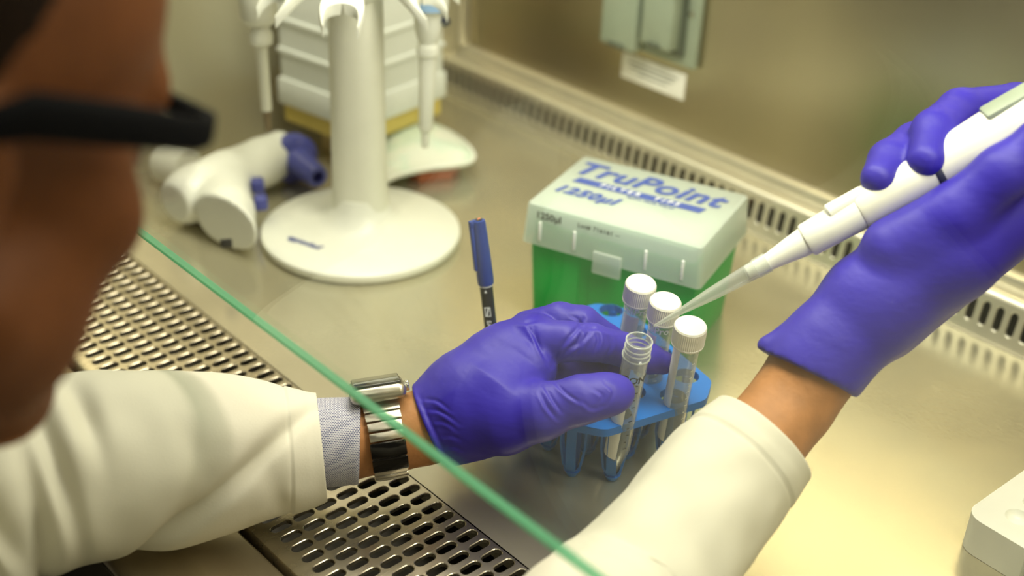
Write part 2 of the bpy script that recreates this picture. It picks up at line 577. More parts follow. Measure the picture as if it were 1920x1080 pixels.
def stadium(L, r, n=6):
    """outline of a slot along y: length L, half width r"""
    p = []
    for k in range(n + 1):
        a = math.pi * k / n; p.append((r * math.cos(a), L / 2 - r + r * math.sin(a)))
    for k in range(n + 1):
        a = math.pi + math.pi * k / n; p.append((r * math.cos(a), -L / 2 + r + r * math.sin(a)))
    return p


def slotted(x0, nx, dx, y0, ny, dy, L, r, thick):
    """plate cells with stadium holes, joined into one sheet in local xy (z = 0 top, -thick below)"""
    st = stadium(L, r)
    m_ = len(st); vs, fs = [], []
    # a matching ring of points on the cell border for every slot point
    ring = []
    for (a, b) in st:
        s_ = min((dx / 2) / max(abs(a), 1e-9), (dy / 2) / max(abs(b), 1e-9)); ring.append((a * s_, b * s_))
    corners = [(dx / 2, dy / 2), (-dx / 2, dy / 2), (-dx / 2, -dy / 2), (dx / 2, -dy / 2)]
    for i in range(nx):
        for j in range(ny):
            cx, cy = x0 + i * dx, y0 + j * dy
            o_ = len(vs)
            ri = 0.00045
            sc_o = [(a * (1 + ri / r) if True else a, b * (1 + ri / (L / 2))) for a, b in st]
            for a, b in ring: vs.append((cx + a, cy + b, 0))
            for a, b in sc_o: vs.append((cx + a, cy + b, 0))
            for a, b in st: vs.append((cx + a, cy + b, -0.0004))
            for a, b in st: vs.append((cx + a, cy + b, -thick))
            for a, b in corners: vs.append((cx + a, cy + b, 0))
            for k in range(m_):
                k2 = (k + 1) % m_
                for lv in range(3):
                    fs.append((o_ + lv * m_ + k, o_ + lv * m_ + k2, o_ + (lv + 1) * m_ + k2, o_ + (lv + 1) * m_ + k))
                A, B = ring[k], ring[k2]
                # fill the cell corner where the border ring turns
                for q, (ca, cb) in enumerate(corners):
                    onx = lambda p: abs(abs(p[0]) - dx / 2) < 1e-9 and p[0] * ca > 0
                    ony = lambda p: abs(abs(p[1]) - dy / 2) < 1e-9 and p[1] * cb > 0
                    if (onx(A) and ony(B) and not ony(A)) or (ony(A) and onx(B) and not onx(A)):
                        if (A[0] * ca > 0 or abs(A[0]) < 1e-9) and (A[1] * cb > 0) and (B[0] * ca > 0) and (B[1] * cb > 0):
                            fs.append((o_ + k, o_ + 4 * m_ + q, o_ + k2))
    return mesh(vs, fs)


# ------------------------------------------------------------------ the cabinet
XL, XR, YB = -1.09, 0.16, 0.932
ZT = 0.70
o = struct(obj('floor', box((-3, -2.2, -0.80), (2.0, 2.2, -0.75)), 'brown_floor', None, False))
o = struct(obj('work_surface', box((XL, 0.4155, -0.012), (XR, YB, 0.0), 0.0), 'steel_top', None, False))
struct(obj('wall_back', box((XL - 0.02, YB, -0.06), (XR + 0.02, YB + 0.02, ZT)), 'steel_wall', None, False))
struct(obj('wall_left', box((XL - 0.02, 0.20, -0.06), (XL, YB, ZT)), 'steel_side', None, False))
struct(obj('wall_right', box((XR, 0.20, -0.06), (XR + 0.02, YB, ZT)), 'steel_wall', None, False))
struct(obj('ceiling', box((XL - 0.02, 0.30, ZT), (XR + 0.02, YB + 0.02, ZT + 0.03)), 'cabinet_paint', None, False))
# hood housing above the sash and the cabinet's base under the trough
struct(obj('wall_front', box((XL - 0.02, 0.322, 0.60), (XR + 0.02, 0.345, ZT)), 'cabinet_paint', None, False))
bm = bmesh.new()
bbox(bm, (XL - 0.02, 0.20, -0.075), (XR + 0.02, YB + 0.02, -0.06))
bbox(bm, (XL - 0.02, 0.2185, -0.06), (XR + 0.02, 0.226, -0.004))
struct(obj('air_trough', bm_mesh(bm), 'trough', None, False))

# front lip in front of the grille: a rolled steel armrest with a seam
prof = [(0.219, -0.05), (0.219, -0.006), (0.2205, -0.002), (0.2235, 0.0), (0.262, 0.0005), (0.272, -0.002), (0.296, -0.002), (0.2985, -0.0035), (0.2995, -0.008), (0.2995, -0.05)]
vs = [(x, y, z) for x in (XL, XR) for y, z in prof]; n = len(prof)
fs = [(i, i + 1, n + i + 1, n + i) for i in range(n - 1)] + [tuple(range(n - 1, -1, -1)), tuple(range(n, 2 * n))]
struct(obj('front_lip', mesh(vs, fs), 'steel_lip'))

# front grille: six rows of slots, pitch 12 x 17.2 mm, all real holes
GX0, GNX, GDX = -1.084, 103, 0.0119
me = slotted(GX0, GNX, GDX, 0.3204, 6, 0.0172, 0.0152, 0.0034, 0.003)
bm = bmesh.new(); bm.from_mesh(me)
bmesh.ops.remove_doubles(bm, verts=bm.verts, dist=1e-6)
y0, y1 = 0.3204 - 0.0086, 0.3204 + 5.5 * 0.0172
xa, xb = GX0 - GDX / 2, GX0 + (GNX - 0.5) * GDX
for (ya, yb, za) in ((0.3045, y0, 0), (y1, 0.4165, 0)):
    v4 = [bm.verts.new(c) for c in ((xa, ya, 0), (xb, ya, 0), (xb, yb, 0), (xa, yb, 0))]; bm.faces.new(v4)
pr = [(0.3045, 0.0), (0.3032, -0.0006), (0.3025, -0.002), (0.3025, -0.02)]
for i in range(3):
    v4 = [bm.verts.new(c) for c in ((xa, pr[i + 1][0], pr[i + 1][1]), (xb, pr[i + 1][0], pr[i + 1][1]), (xb, pr[i][0], pr[i][1]), (xa, pr[i][0], pr[i][1]))]
    bm.faces.new(v4)
bmesh.ops.remove_doubles(bm, verts=bm.verts, dist=1e-6)
bmesh.ops.recalc_face_normals(bm, faces=bm.faces)
me2 = bpy.data.meshes.new('m'); bm.to_mesh(me2); bm.free()
o = struct(obj('front_grille', me2, 'steel_grille'))
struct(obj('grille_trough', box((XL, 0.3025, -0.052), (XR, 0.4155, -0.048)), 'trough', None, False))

# rear rail: leaning slotted face, rolled top, ledge and the wall behind
tilt = math.radians(9)
me = slotted(GX0 - 0.0006, 101, 0.01228, 0.0205, 1, 0.031, 0.0215, 0.00345, 0.0025)
mt = Matrix.Translation((0, 0.893, 0)) @ Matrix.Rotation(math.radians(90) - tilt, 4, 'X')
me.transform(mt)
bm = bmesh.new(); bm.from_mesh(me)
bmesh.ops.remove_doubles(bm, verts=bm.verts, dist=1e-6)
lp = lambda s_: (0.893 + s_ * math.sin(tilt), s_ * math.cos(tilt))
top = [lp(0.036), (0.9000, 0.0385), (0.9025, 0.0402), (0.9065, 0.0408), (0.9155, 0.0408), (0.9175, 0.0392), (0.9205, 0.0392), (0.9215, 0.047), (0.9240, 0.0485), (0.9320, 0.0485)]
bot = [lp(0.005), lp(0.0), (0.889, 0.0004)]
xa, xb = GX0 - 0.0006 - 0.00614, XR
for P in (top, bot):
    for i in range(len(P) - 1):
        bm.faces.new([bm.verts.new((x, *q)) for x, q in ((xa, P[i]), (xb, P[i]), (xb, P[i + 1]), (xa, P[i + 1]))])
bmesh.ops.remove_doubles(bm, verts=bm.verts, dist=2e-6)
bmesh.ops.recalc_face_normals(bm, faces=bm.faces)
me2 = bpy.data.meshes.new('m'); bm.to_mesh(me2); bm.free()
struct(obj('trim_1', me2, 'steel_rail'))
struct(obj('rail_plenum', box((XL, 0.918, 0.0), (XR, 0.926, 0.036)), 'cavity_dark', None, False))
# corner strip where the side wall meets the back wall
struct(obj('trim_2', box((XL, YB - 0.016, 0.0485), (XL + 0.008, YB, ZT), 0.002), 'steel_rail'))

# sash: glass pane hanging in the front opening, green edge along its foot
ZS = 0.16
p0 = atz(270, 443, ZS)
YS = float(p0[1])
sash = struct(empty('window_1', ((XL + XR) / 2, YS, ZS)))
obj('pane', box((XL + 0.001, YS - 0.0025, ZS + 0.0024), (XR - 0.001, YS + 0.0025, 0.66)), 'sash_glass', sash, False)
obj('glass_edge', box((XL + 0.001, YS - 0.0025, ZS), (XR - 0.001, YS + 0.0025, ZS + 0.0024), 0.0006), 'glass_edge_green', sash, False)

# lamp fixture in the cabinet's ceiling
lf = tag(empty('lamp_fixture', (-0.47, 0.56, ZT)), 'long white fluorescent fixture under the steel ceiling of the cabinet', 'lamp')
obj('housing', box((-1.04, 0.47, ZT - 0.013), (0.12, 0.65, ZT - 0.0005), 0.003), 'cabinet_paint', lf)

# ------------------------------------------------------------------ outlet and sticker on the back wall
ox0, ox1, oz0, oz1 = -0.853, -0.738, 0.119, 0.236
ob = tag(empty('power_outlet', ((ox0 + ox1) / 2, YB, oz0)), 'grey green double power outlet with flip covers on the back wall', 'outlet')
obj('back_plate', box((ox0, YB - 0.008, oz0), (ox1, YB - 0.0003, oz1), 0.003), 'outlet_grey', ob)
for (a, b, dz) in ((0.002, 0.050, 0.002), (0.056, 0.096, 0.016)):
    c = obj('flip_cover', box((ox0 + a, YB - 0.026, oz0 + dz), (ox0 + b, YB - 0.009, oz1 - 0.03), 0.004, 3), 'outlet_grey', ob)
    obj('finger_notch', box((ox0 + a + 0.012, YB - 0.0275, oz0 + dz + 0.001), (ox0 + b - 0.012, YB - 0.0255, oz0 + dz + 0.006), 0.0008), 'outlet_dark', c)
obj('cover_recess', box((ox0 + 0.0515, YB - 0.012, oz0 + 0.010), (ox0 + 0.1015, YB - 0.007, oz1 - 0.026), 0.002), 'outlet_dark', ob)
obj('hinge_bar', sweep([(ox0 + 0.052, YB - 0.030, oz1 - 0.028), (ox0 + 0.105, YB - 0.030, oz1 - 0.028)], 0.006, 14), 'chrome', ob)
obj('screw', lathe([(0.0, 0), (0.003, 0), (0.003, 0.0012), (0.002, 0.0018), (0, 0.0018)], 14, None, False, False), 'chrome', ob, True, frame((ox1 - 0.010, YB - 0.008, oz0 + 0.055), (0, -1, 0)))
st = tag(empty('warning_sticker', (-0.796, YB, 0.083)), 'small white printed sticker on the back wall below the outlet', 'sticker')
obj('paper', box((-0.839, YB - 0.0012, 0.082), (-0.7525, YB - 0.0002, 0.1095), 0.0004), 'label_white', st)
for (a, b, z) in ((-0.829, -0.763, 0.1005), (-0.826, -0.768, 0.0955), (-0.815, -0.776, 0.0905)):
    obj('print_line', box((a, YB - 0.0016, z), (b, YB - 0.0011, z + 0.0016)), 'print_grey', st, False)

# ------------------------------------------------------------------ pipette stand (carousel)
SX, SY = -0.840, 0.596
stand = tag(empty('pipette_stand', (SX, SY, 0)), 'white round pipette carousel with hooked arms on a domed disc base', 'pipette stand')
SM = Matrix.Translation((SX, SY, 0))
obj('base', lathe([(0.0, 0.0), (0.086, 0.0), (0.0895, 0.002), (0.091, 0.005), (0.0905, 0.009), (0.087, 0.0115), (0.06, 0.0155), (0.040, 0.020), (0.031, 0.026), (0.0255, 0.036), (0.0235, 0.046), (0.0, 0.046)], 96, None, False, False), 'white_plastic', stand, True, SM)
# column: flattened oval with a second tube merged into its right flank
bm = bmesh.new()
vs = []
colp = []
for k in range(48):
    a = 2 * math.pi * k / 48
    r = 1 / ((abs(math.cos(a)) / 0.0235) ** 2.4 + (abs(math.sin(a)) / 0.0205) ** 2.4) ** (1 / 2.4)
    colp.append((r * math.cos(a), r * math.sin(a)))
obj('column', mesh([(x * s_, y * s_, z) for z, s_ in ((0.026, 1.12), (0.06, 1.04), (0.12, 1.0), (0.235, 0.98)) for x, y in colp],
                   [(i * 48 + k, i * 48 + (k + 1) % 48, (i + 1) * 48 + (k + 1) % 48, (i + 1) * 48 + k) for i in range(3) for k in range(48)]), 'warm_white', stand, True, SM @ Matrix.Rotation(math.radians(40), 4, 'Z'))
obj('hub', lathe([(0.0, 0.226), (0.022, 0.226), (0.026, 0.229), (0.029, 0.236), (0.030, 0.252), (0.027, 0.265), (0.018, 0.272), (0.0, 0.274)], 48, None, False, False), 'white_plastic', stand, True, SM)


def arm_mesh():
    """one radial arm along +x: flat paddle that dips to a two-pronged fork"""
    sec = [(0.012, 0.0, 0.0100), (0.030, 0.0, 0.0095), (0.042, 0.0, 0.0105), (0.052, 0.0, 0.0130), (0.060, 0.0, 0.0158), (0.0700, 0.0, 0.0176), (0.0708, 0.0050, 0.0178), (0.0725, 0.0090, 0.0180), (0.0755, 0.0116, 0.0180), (0.0795, 0.0126, 0.0172), (0.0835, 0.0128, 0.0158), (0.0860, 0.0126, 0.0142)]
    bm = bmesh.new()
    for sg in (-1, 1):
        rows_ = []
        for x, yi, yo in sec:
            w_ = min(0.0012, (yo - yi) * 0.3)
            ys = [yi, yi + w_ if yi > 0 else yi + 0.002, yo - w_, yo, yo - w_, yi + w_ if yi > 0 else yi + 0.002]
            zs_ = [0.0 if yi > 0 else 0.0045, 0.0045, 0.0045, 0.0, -0.0050, -0.0050]
            rows_.append([bm.verts.new((x, sg * y, z)) for y, z in zip(ys, zs_)])
        for A_, B_ in zip(rows_, rows_[1:]):
            for k in range(6):
                try: bm.faces.new((A_[k], A_[(k + 1) % 6], B_[(k + 1) % 6], B_[k]))
                except ValueError: pass
        bm.faces.new(rows_[0]); bm.faces.new(rows_[-1])
    me = bm_mesh(bm)
    for v_ in me.vertices:
        x = v_.co.x; t = max(0.0, x - 0.052) / 0.038
        v_.co.z += 0.247 - 0.10 * max(0, x - 0.02) - 0.021 * t * t
    return me


arm = arm_mesh()
to_cam = math.atan2(-SY, -SX) + math.radians(-8)
arm_dirs = [to_cam + math.radians(a_) for a_ in (0, 57, 107, 156, -152, -100, -47)]
for k, a in enumerate(arm_dirs):
    obj('arm', arm.copy(), 'white_plastic', stand, True, SM @ Matrix.Rotation(a, 4, 'Z'))
# maker's name on the base
tp = atz(570, 455, 0.0150)
rd = V((tp[0] - SX, tp[1] - SY, 0)).normalized()
xdir = V(atz(604, 466, 0.015)) - V(atz(536, 440, 0.015)); xdir.z = 0; xdir.normalize()
tm = Matrix.Identity(4); yv = V((0, 0, 1)).cross(xdir)
nrm = (V((0, 0, 1)) + rd * 0.14).normalized(); yv = nrm.cross(xdir).normalized(); xdir = yv.cross(nrm)
for i in range(3): tm[i][0] = xdir[i]; tm[i][1] = yv[i]; tm[i][2] = nrm[i]; tm[i][3] = tp[i]
text('lettering', 'eppendorf', 0.0088, 'print_navy', stand, tm, 0.25, 0.00025, depth=0.0006)


def hanging_pipette(name, label, top_px, tip_px, zc, parts, label_patch=None):
    """pipette hanging on an arm: lathed sections along its axis, parts = (name, material, [(radius, distance from tip)])"""
    tip = V(tip_px); topv = V(top_px)
    fm = frame(tip, topv - tip, (1, 0, 0))
    r = tag(empty(name, tip), label, 'pipette', 'pipettes hanging on the carousel')
    for nm, mt_, pr_ in parts:
        obj(nm, lathe(pr_, 32, None, True, True), mt_, r, True, fm)
    return r, fm


# left pipette hangs on the arm towards -x, right one towards the back right
def arm_end(px, py, z): return atz(px, py, z)


la = atd(480, -40, 1.075); lt = atd(503, 245, 1.125)
L = float(np.linalg.norm(la - lt))
r, fm = hanging_pipette('hanging_pipette', 'slim cream pipette with a brown lower shaft hanging left on the carousel', la, lt, 0.2, [
    ('tip_shaft', 'brown_shaft', [(0.0022, 0.0), (0.0030, 0.002), (0.0038, 0.030), (0.0, 0.030)]),
    ('shaft', 'warm_white', [(0.0040, 0.018), (0.0047, 0.019), (0.0052, 0.077), (0.0072, 0.080), (0.0, 0.0801)]),
    ('collar', 'warm_white', [(0.0075, 0.0765), (0.0100, 0.0785), (0.0105, 0.086), (0.0085, 0.090), (0.008, 0.094)]),
    ('body', 'warm_white', [(0.0080, 0.093), (0.0135, 0.096), (0.0165, 0.102), (0.0170, 0.125), (0.0165, 0.165), (0.0150, 0.190), (0.010, 0.197)]),
    ('plunger', 'warm_white', [(0.0045, 0.196), (0.0045, 0.216), (0.0085, 0.217), (0.0085, 0.226), (0.006, 0.229)]),
])
ra = atd(806, -40, 1.045); rt = atd(797, 276, 1.115)
r, fm = hanging_pipette('hanging_pipette', 'white pipette with a blue printed label hanging right on the carousel', ra, rt, 0.2, [
    ('tip_cone', 'white_plastic', [(0.0026, 0.0), (0.0034, 0.0015), (0.0040, 0.017), (0.0, 0.0172)]),
    ('shaft', 'white_plastic', [(0.0056, 0.0165), (0.0064, 0.018), (0.0072, 0.060), (0.0080, 0.086), (0.0, 0.0862)]),
    ('collar', 'white_plastic', [(0.0080, 0.084), (0.0096, 0.0855), (0.0100, 0.090), (0.0090, 0.094), (0.0080, 0.096)]),
    ('neck', 'white_plastic', [(0.0080, 0.0955), (0.0105, 0.102), (0.0125, 0.112), (0.0130, 0.122)]),
    ('body', 'white_plastic', [(0.0130, 0.1215), (0.0165, 0.125), (0.0175, 0.150), (0.0165, 0.185), (0.0150, 0.205), (0.010, 0.212)]),
    ('plunger', 'white_plastic', [(0.0045, 0.211), (0.0045, 0.230), (0.0085, 0.231), (0.0085, 0.240), (0.006, 0.243)]),
])
cdir = V(CP) - V(ra); fl = fm.inverted().to_3x3() @ cdir; ang = math.atan2(fl.y, fl.x)
pv, pf = [], []
for i in range(2):
    for k in range(13):
        a = ang - 0.15 + (k - 6) / 6 * 0.85; pv.append(fm @ Vector((0.0180 * math.cos(a), 0.0180 * math.sin(a), 0.126 + i * 0.045)))
for k in range(12): pf.append((k, k + 1, 13 + k + 1, 13 + k))
lbp = obj('label_patch', mesh(pv, pf), 'label_blue', r)
for i, (za, ka, kb) in enumerate(((0.1385, 1.5, 5.0), (0.1385, 5.6, 10.0), (0.1465, 2.0, 9.0))):
    pv, pf = [], []
    for j in range(2):
        for k in range(7):
            a = ang - 0.15 + ((ka + (kb - ka) * k / 6) - 6) / 6 * 0.85; pv.append(fm @ Vector((0.0182 * math.cos(a), 0.0182 * math.sin(a), za + j * 0.0042)))
    for k in range(6): pf.append((k, k + 1, 7 + k + 1, 7 + k))
    obj('print_mark', mesh(pv, pf), 'print_navy', lbp)
obj('hook_ring', sweep([fm @ Vector((0.0155 * math.cos(ang + 1.0 + t), 0.0155 * math.sin(ang + 1.0 + t), 0.119 - 0.010 * math.sin(t * 0.9))) for t in np.linspace(0, 2.6, 14)], 0.0035, 10), 'dark_grip', r)

# ------------------------------------------------------------------ white stepped box on a yellow tray
wb = [np.array([-0.9279, 0.6568]), np.array([-1.0365, 0.6392])]
e1 = (wb[1] - wb[0]); e1 /= np.linalg.norm(e1); e2 = np.array([e1[1], -e1[0]])
if e2[1] < 0: e2 = -e2
c0 = np.array([-0.9390, 0.6640])


def quad_prism(c, la, lb, ins, z0, z1, bev):
    P = [c + e1 * ins + e2 * ins, c + e1 * (la - ins) + e2 * ins, c + e1 * (la - ins) + e2 * (lb - ins), c + e1 * ins + e2 * (lb - ins)]
    if (P[1][0] - P[0][0]) * (P[2][1] - P[0][1]) - (P[1][1] - P[0][1]) * (P[2][0] - P[0][0]) < 0: P = P[::-1]
    return prism([tuple(p) for p in P], z0, z1, bev)


wbx = tag(empty('storage_box', (*(c0 + e1 * 0.055 + e2 * 0.07), 0.0535)), 'white stepped plastic box behind the carousel column, on the yellow tray', 'box')
LA, LB = 0.112, 0.132
obj('body', quad_prism(c0, LA, LB, 0.003, 0.0535, 0.235, 0.002), 'cool_white', wbx)
for (z0, z1, ins) in ((0.0535, 0.082, 0.0), (0.108, 0.114, 0.0005), (0.140, 0.146, 0.0005)):
    obj('ledge', quad_prism(c0, LA, LB, ins, z0, z1, 0.002), 'cool_white', wbx)
obj('lid', quad_prism(c0, LA, LB, -0.002, 0.2352, 0.250, 0.003), 'cool_white', wbx)
yt = tag(empty('yellow_tray', (*(c0 + e1 * 0.055 + e2 * 0.07), 0)), 'yellow plastic tray under the white stepped box', 'tray')
obj('body', quad_prism(c0, LA, LB, 0.030, 0.0, 0.034, 0.003), 'tan_card', yt)
obj('rim', quad_prism(c0, LA, LB, 0.004, 0.034, 0.0533, 0.002), 'yellow_box', yt)

# ------------------------------------------------------------------ mint pouch and red card between the box and the back rail
out_px = [(724, 226), (760, 222), (800, 228), (845, 246), (878, 272), (890, 292), (880, 303), (850, 309), (800, 315), (750, 326), (718, 336), (712, 300), (716, 255)]
cen = np.mean([atz(*p, 0.022) for p in out_px], 0)
base_o = np.array([atz(*p, 0.022) for p in out_px])
base_o = np.array([cen + (p - cen) for p in catmull(list(base_o) + [base_o[0]], 49)[:-1]])
vs, fs = [], []
rings = [(1.0, 0.018, 0), (1.0, 0.021, 0), (0.93, 0.0255, 1), (0.75, 0.0295, 1), (0.5, 0.0315, 1), (0.2, 0.0325, 1)]
for s_, z, w in rings:
    for k, p in enumerate(base_o):
        q = cen + (p - cen) * s_
        vs.append((q[0], q[1], z + w * 0.0016 * mnoise.noise(Vector((q[0] * 60, q[1] * 60, 0)))))
nb = len(base_o)
for i in range(len(rings) - 1):
    for k in range(nb): fs.append((i * nb + k, i * nb + (k + 1) % nb, (i + 1) * nb + (k + 1) % nb, (i + 1) * nb + k))
fs.append(tuple(range((len(rings) - 1) * nb, len(rings) * nb))); fs.append(tuple(range(nb - 1, -1, -1)))
pouch = tag(empty('plastic_pouch', (cen[0], cen[1], 0.018)), 'pale mint translucent pouch lying to the right of the carousel column', 'pouch')
obj('pouch_body', mesh(vs, fs), 'mint_pouch', pouch)
obj('seam', sweep([(p[0], p[1], 0.0215) for p in base_o], 0.0014, 8, True), 'label_white', pouch)
rc = [atz(765, 322, 0.006), atz(862, 312, 0.006), atz(846, 328, 0.006), atz(785, 334, 0.006)]
rcm = np.mean(rc, 0)
P = [(p[0], p[1]) for p in rc]
a_ = sum(P[i][0] * P[(i + 1) % 4][1] - P[(i + 1) % 4][0] * P[i][1] for i in range(4))
if a_ < 0: P = P[::-1]
big = [(rcm[0] + (x - rcm[0]) * 1.0, rcm[1] + (y - rcm[1]) * 1.0) for x, y in P]
tag(obj('red_packet', prism(big, 0.0002, 0.0130, 0.002), 'red_card'), 'reddish brown packet peeking out under the mint pouch', 'packet')

# ------------------------------------------------------------------ pipette controller lying on its side
pc = tag(empty('pipette_controller', (*atz(420, 400, 0)[:2], 0)), 'white pistol grip pipette controller with a blue nose cone left of the carousel', 'pipette controller')
zc = 0.028
A = atz(372, 360, zc); B = atz(530, 286, zc); Hh = atz(430, 452, zc); T = atz(606, 336, zc)
f_ = Field((-1.06, 0.42, -0.004), (-0.80, 0.68, 0.07), 0.002)
ax = B - A
f_.chain([A, A + ax * 0.35, A + ax * 0.75, B], [0.0265, 0.026, 0.0235, 0.022], 0.004)
f_.cone(A - ax * 0.10, A, 0.0255, 0.0265, 0.004)
hb = A + ax * 0.26
f_.chain([hb, hb + (Hh - hb) * 0.55, Hh], [0.0250, 0.0250, 0.0245], 0.006)
hd = (Hh - hb) / np.linalg.norm(Hh - hb)
f_.plane(Hh + hd * 0.016, -hd + np.array([0, 0, 0.10]))
axu = ax / np.linalg.norm(ax)
f_.plane(A - axu * 0.030, axu)
f_.plane(B + axu * 0.004, -axu)
f_.plane((0, 0, 0.0008), (0, 0, 1))
smooth_all(obj('body', relax(f_.mesh(), 2), 'white_plastic', pc))
db_ = float((B - CP) @ (RW @ np.array([0, 0, 1.0]))); B2 = atd(546, 294, db_ - 0.004); T = atd(603, 337, db_ - 0.045); nd_ = T - B2; nd_ /= np.linalg.norm(nd_)
nfm = frame(B2 - nd_ * 0.002, nd_, (0, 0, 1))
obj('nose_cone', lathe([(0.0205, -0.002), (0.0245, 0.0), (0.0248, 0.010), (0.0225, 0.0125), (0.0150, 0.016), (0.0128, 0.030), (0.0108, 0.052), (0.0100, 0.056), (0.0060, 0.0565), (0.0055, 0.040)], 40), 'blue_plastic', pc, True, nfm)
bt = hb + (Hh - hb) * 0.10
side = axu - hd * float(axu @ hd); side /= np.linalg.norm(side)
for q in (0.10, 0.40):
    c = hb + (Hh - hb) * (q + 0.02) + side * 0.0325
    bm = bmesh.new(); bbox(bm, (-0.0065, -0.0065, -0.006), (0.0065, 0.0065, 0.006), 0.0025, 3)
    obj('trigger_button', bm_mesh(bm), 'blue_plastic', pc, True, frame(c, side, hd))
c = Hh + hd * 0.0160 + np.array([0, 0, 0.0065]) + side * (-0.003)
obj('charging_port', box((-0.0042, -0.0050, -0.0006), (0.0042, 0.0050, 0.0008), 0.0004), 'print_dark', pc, True, frame(c, hd - np.array([0, 0, 0.1]), (0, 0, 1)))
A2 = atz(345, 318, 0.022)
wc = tag(empty('controller_end_stand_in', (A2[0] - 0.03, A2[1] + 0.0, 0)), 'white rounded stand-in for a controller rear end, behind the pipette controller', 'controller part')
obj('shell', lathe([(0.0, 0), (0.018, 0.0), (0.0205, 0.003), (0.021, 0.028), (0.0195, 0.033), (0.0, 0.035)], 40, None, False, False), 'warm_white', wc, True, frame((A2[0] - 0.035, A2[1] - 0.005, 0.0212), (0.9, 0.35, 0), (0, 0, 1)))  # added shape standing in for a controller's rear end glimpsed behind the eyeglass lens

# ------------------------------------------------------------------ tip box
lc = [atz(*p, 0.107) for p in ((985, 380), (1090, 290), (1408, 362), (1325, 470))]
o3 = np.array(lc[0]); bx = (np.array(lc[3]) - o3); by = (np.array(lc[1]) - o3)
TW, TD = 0.5 * (np.linalg.norm(bx) + np.linalg.norm(lc[2] - lc[1])), 0.5 * (np.linalg.norm(by) + np.linalg.norm(lc[2] - lc[3]))
ang = math.atan2(bx[1], bx[0])
ctr = np.mean(lc, 0)
TM = Matrix.Translation((ctr[0], ctr[1], 0)) @ Matrix.Rotation(ang, 4, 'Z')
tb = tag(empty('tip_box', mtx=TM), 'green pipette tip box with a milky lid printed in blue', 'tip box')
hw, hdp = TW / 2, TD / 2
WT, LT = 0.107, 0.034


def taper_box(w0, d0, w1, d1, z0, z1, bev, hollow=0.0, bottom=True):
    """box from (w0,d0) half sizes at z0 to (w1,d1) at z1; hollow = wall thickness, open at z0"""
    bm = bmesh.new()
    def ring(w, d, z, b):
        pts = []
        for sx_, sy_, a0 in ((1, 1, 0), (-1, 1, 90), (-1, -1, 180), (1, -1, 270)):
            for k in range(5):
                a = math.radians(a0 + 22.5 * k); pts.append(((w - b) * sx_ + b * math.cos(a), (d - b) * sy_ + b * math.sin(a), z))
        return [bm.verts.new(p) for p in pts]
    R = [ring(w0, d0, z0, bev), ring(w1, d1, z1 - bev * 0.5, bev), ring(w1 - bev * 0.15, d1 - bev * 0.15, z1 - bev * 0.15, bev), ring(w1 - bev * 0.5, d1 - bev * 0.5, z1, bev * 0.6)]
    for A_, B_ in zip(R, R[1:]):
        for k in range(20): bm.faces.new((A_[k], A_[(k + 1) % 20], B_[(k + 1) % 20], B_[k]))
    bm.faces.new(R[-1])
    if hollow:
        I = [ring(w0 - hollow, d0 - hollow, z0, bev), ring(w1 - hollow, d1 - hollow, z1 - hollow, bev)]
        for k in range(20):
            bm.faces.new((I[0][k], I[1][k], I[1][(k + 1) % 20], I[0][(k + 1) % 20]))
            bm.faces.new((R[0][k], I[0][k], I[0][(k + 1) % 20], R[0][(k + 1) % 20]))
        bm.faces.new(I[1][::-1])
    elif bottom:
        bm.faces.new(R[0][::-1])
    return bm_mesh(bm)


obj('base', taper_box(hw - 0.0075, hdp - 0.0075, hw - 0.004, hdp - 0.004, 0.0, 0.0755, 0.006), 'box_green', tb, True, TM)
for k, x in enumerate((-0.30, 0.02, 0.34)):
    obj('base_panel', box((TW * (x - 0.13), -hdp + 0.0038, 0.004), (TW * (x + 0.13), -hdp + 0.0065, 0.070), 0.001), 'box_green', tb, True, TM)
obj('tip_deck', taper_box(hw - 0.006, hdp - 0.006, hw - 0.007, hdp - 0.007, 0.076, 0.088, 0.003), 'box_green', tb, True, TM)
obj('tip_bed', taper_box(hw - 0.009, hdp - 0.009, hw - 0.010, hdp - 0.010, 0.0882, 0.0985, 0.003), 'cool_white', tb, True, TM)
lid = obj('lid', taper_box(hw + 0.0005, hdp + 0.0005, hw - 0.0015, hdp - 0.0015, WT - LT, WT, 0.004, 0.0014), 'lid_plastic', tb, True, TM)
for x in (-0.40, -0.20, 0.20, 0.40):
    obj('lid_rib', box((TW * x - 0.0011, -hdp - 0.0008, WT - LT + 0.004), (TW * x + 0.0011, -hdp + 0.0012, WT - 0.0135), 0.0005), 'print_white', lid, True, TM)
obj('clasp', box((-0.012, -hdp - 0.0042, WT - LT - 0.009), (0.012, -hdp - 0.0012, WT - LT + 0.010), 0.0012), 'lid_plastic', lid, True, TM)
zl = WT + 0.0004
top_m = lambda x, y: TM @ Matrix.Translation((x, y, zl))
text('lettering', 'TruPoint', 0.0345, 'print_blue', lid, top_m(-0.0055, 0.0275), 0.26, 0.0008, space=1.04)
obj('print_bar', prism([(-0.060, 0.0005), (0.0500, 0.0005), (0.0530, 0.0100), (-0.0570, 0.0100)], zl - 0.0002, zl), 'print_blue', lid, False, TM)
text('lettering', 'FILTER  TIPS', 0.0072, 'print_white', lid, TM @ Matrix.Translation((-0.003, 0.0053, zl + 0.0002)), 0.3, 0.0002, space=1.75)
text('lettering', 'Racked, Sterile, Filtered', 0.0042, 'print_blue', lid, top_m(0.010, -0.0030), 0.2, 0)
text('lettering', '1250\u00b5l', 0.0175, 'print_blue', lid, top_m(-0.040, -0.0175), 0.30, 0.0008, space=1.12)
fr_m = lambda x, z: TM @ Matrix.Translation((x, -hdp - 0.0004, z)) @ Matrix.Rotation(math.radians(90), 4, 'X')
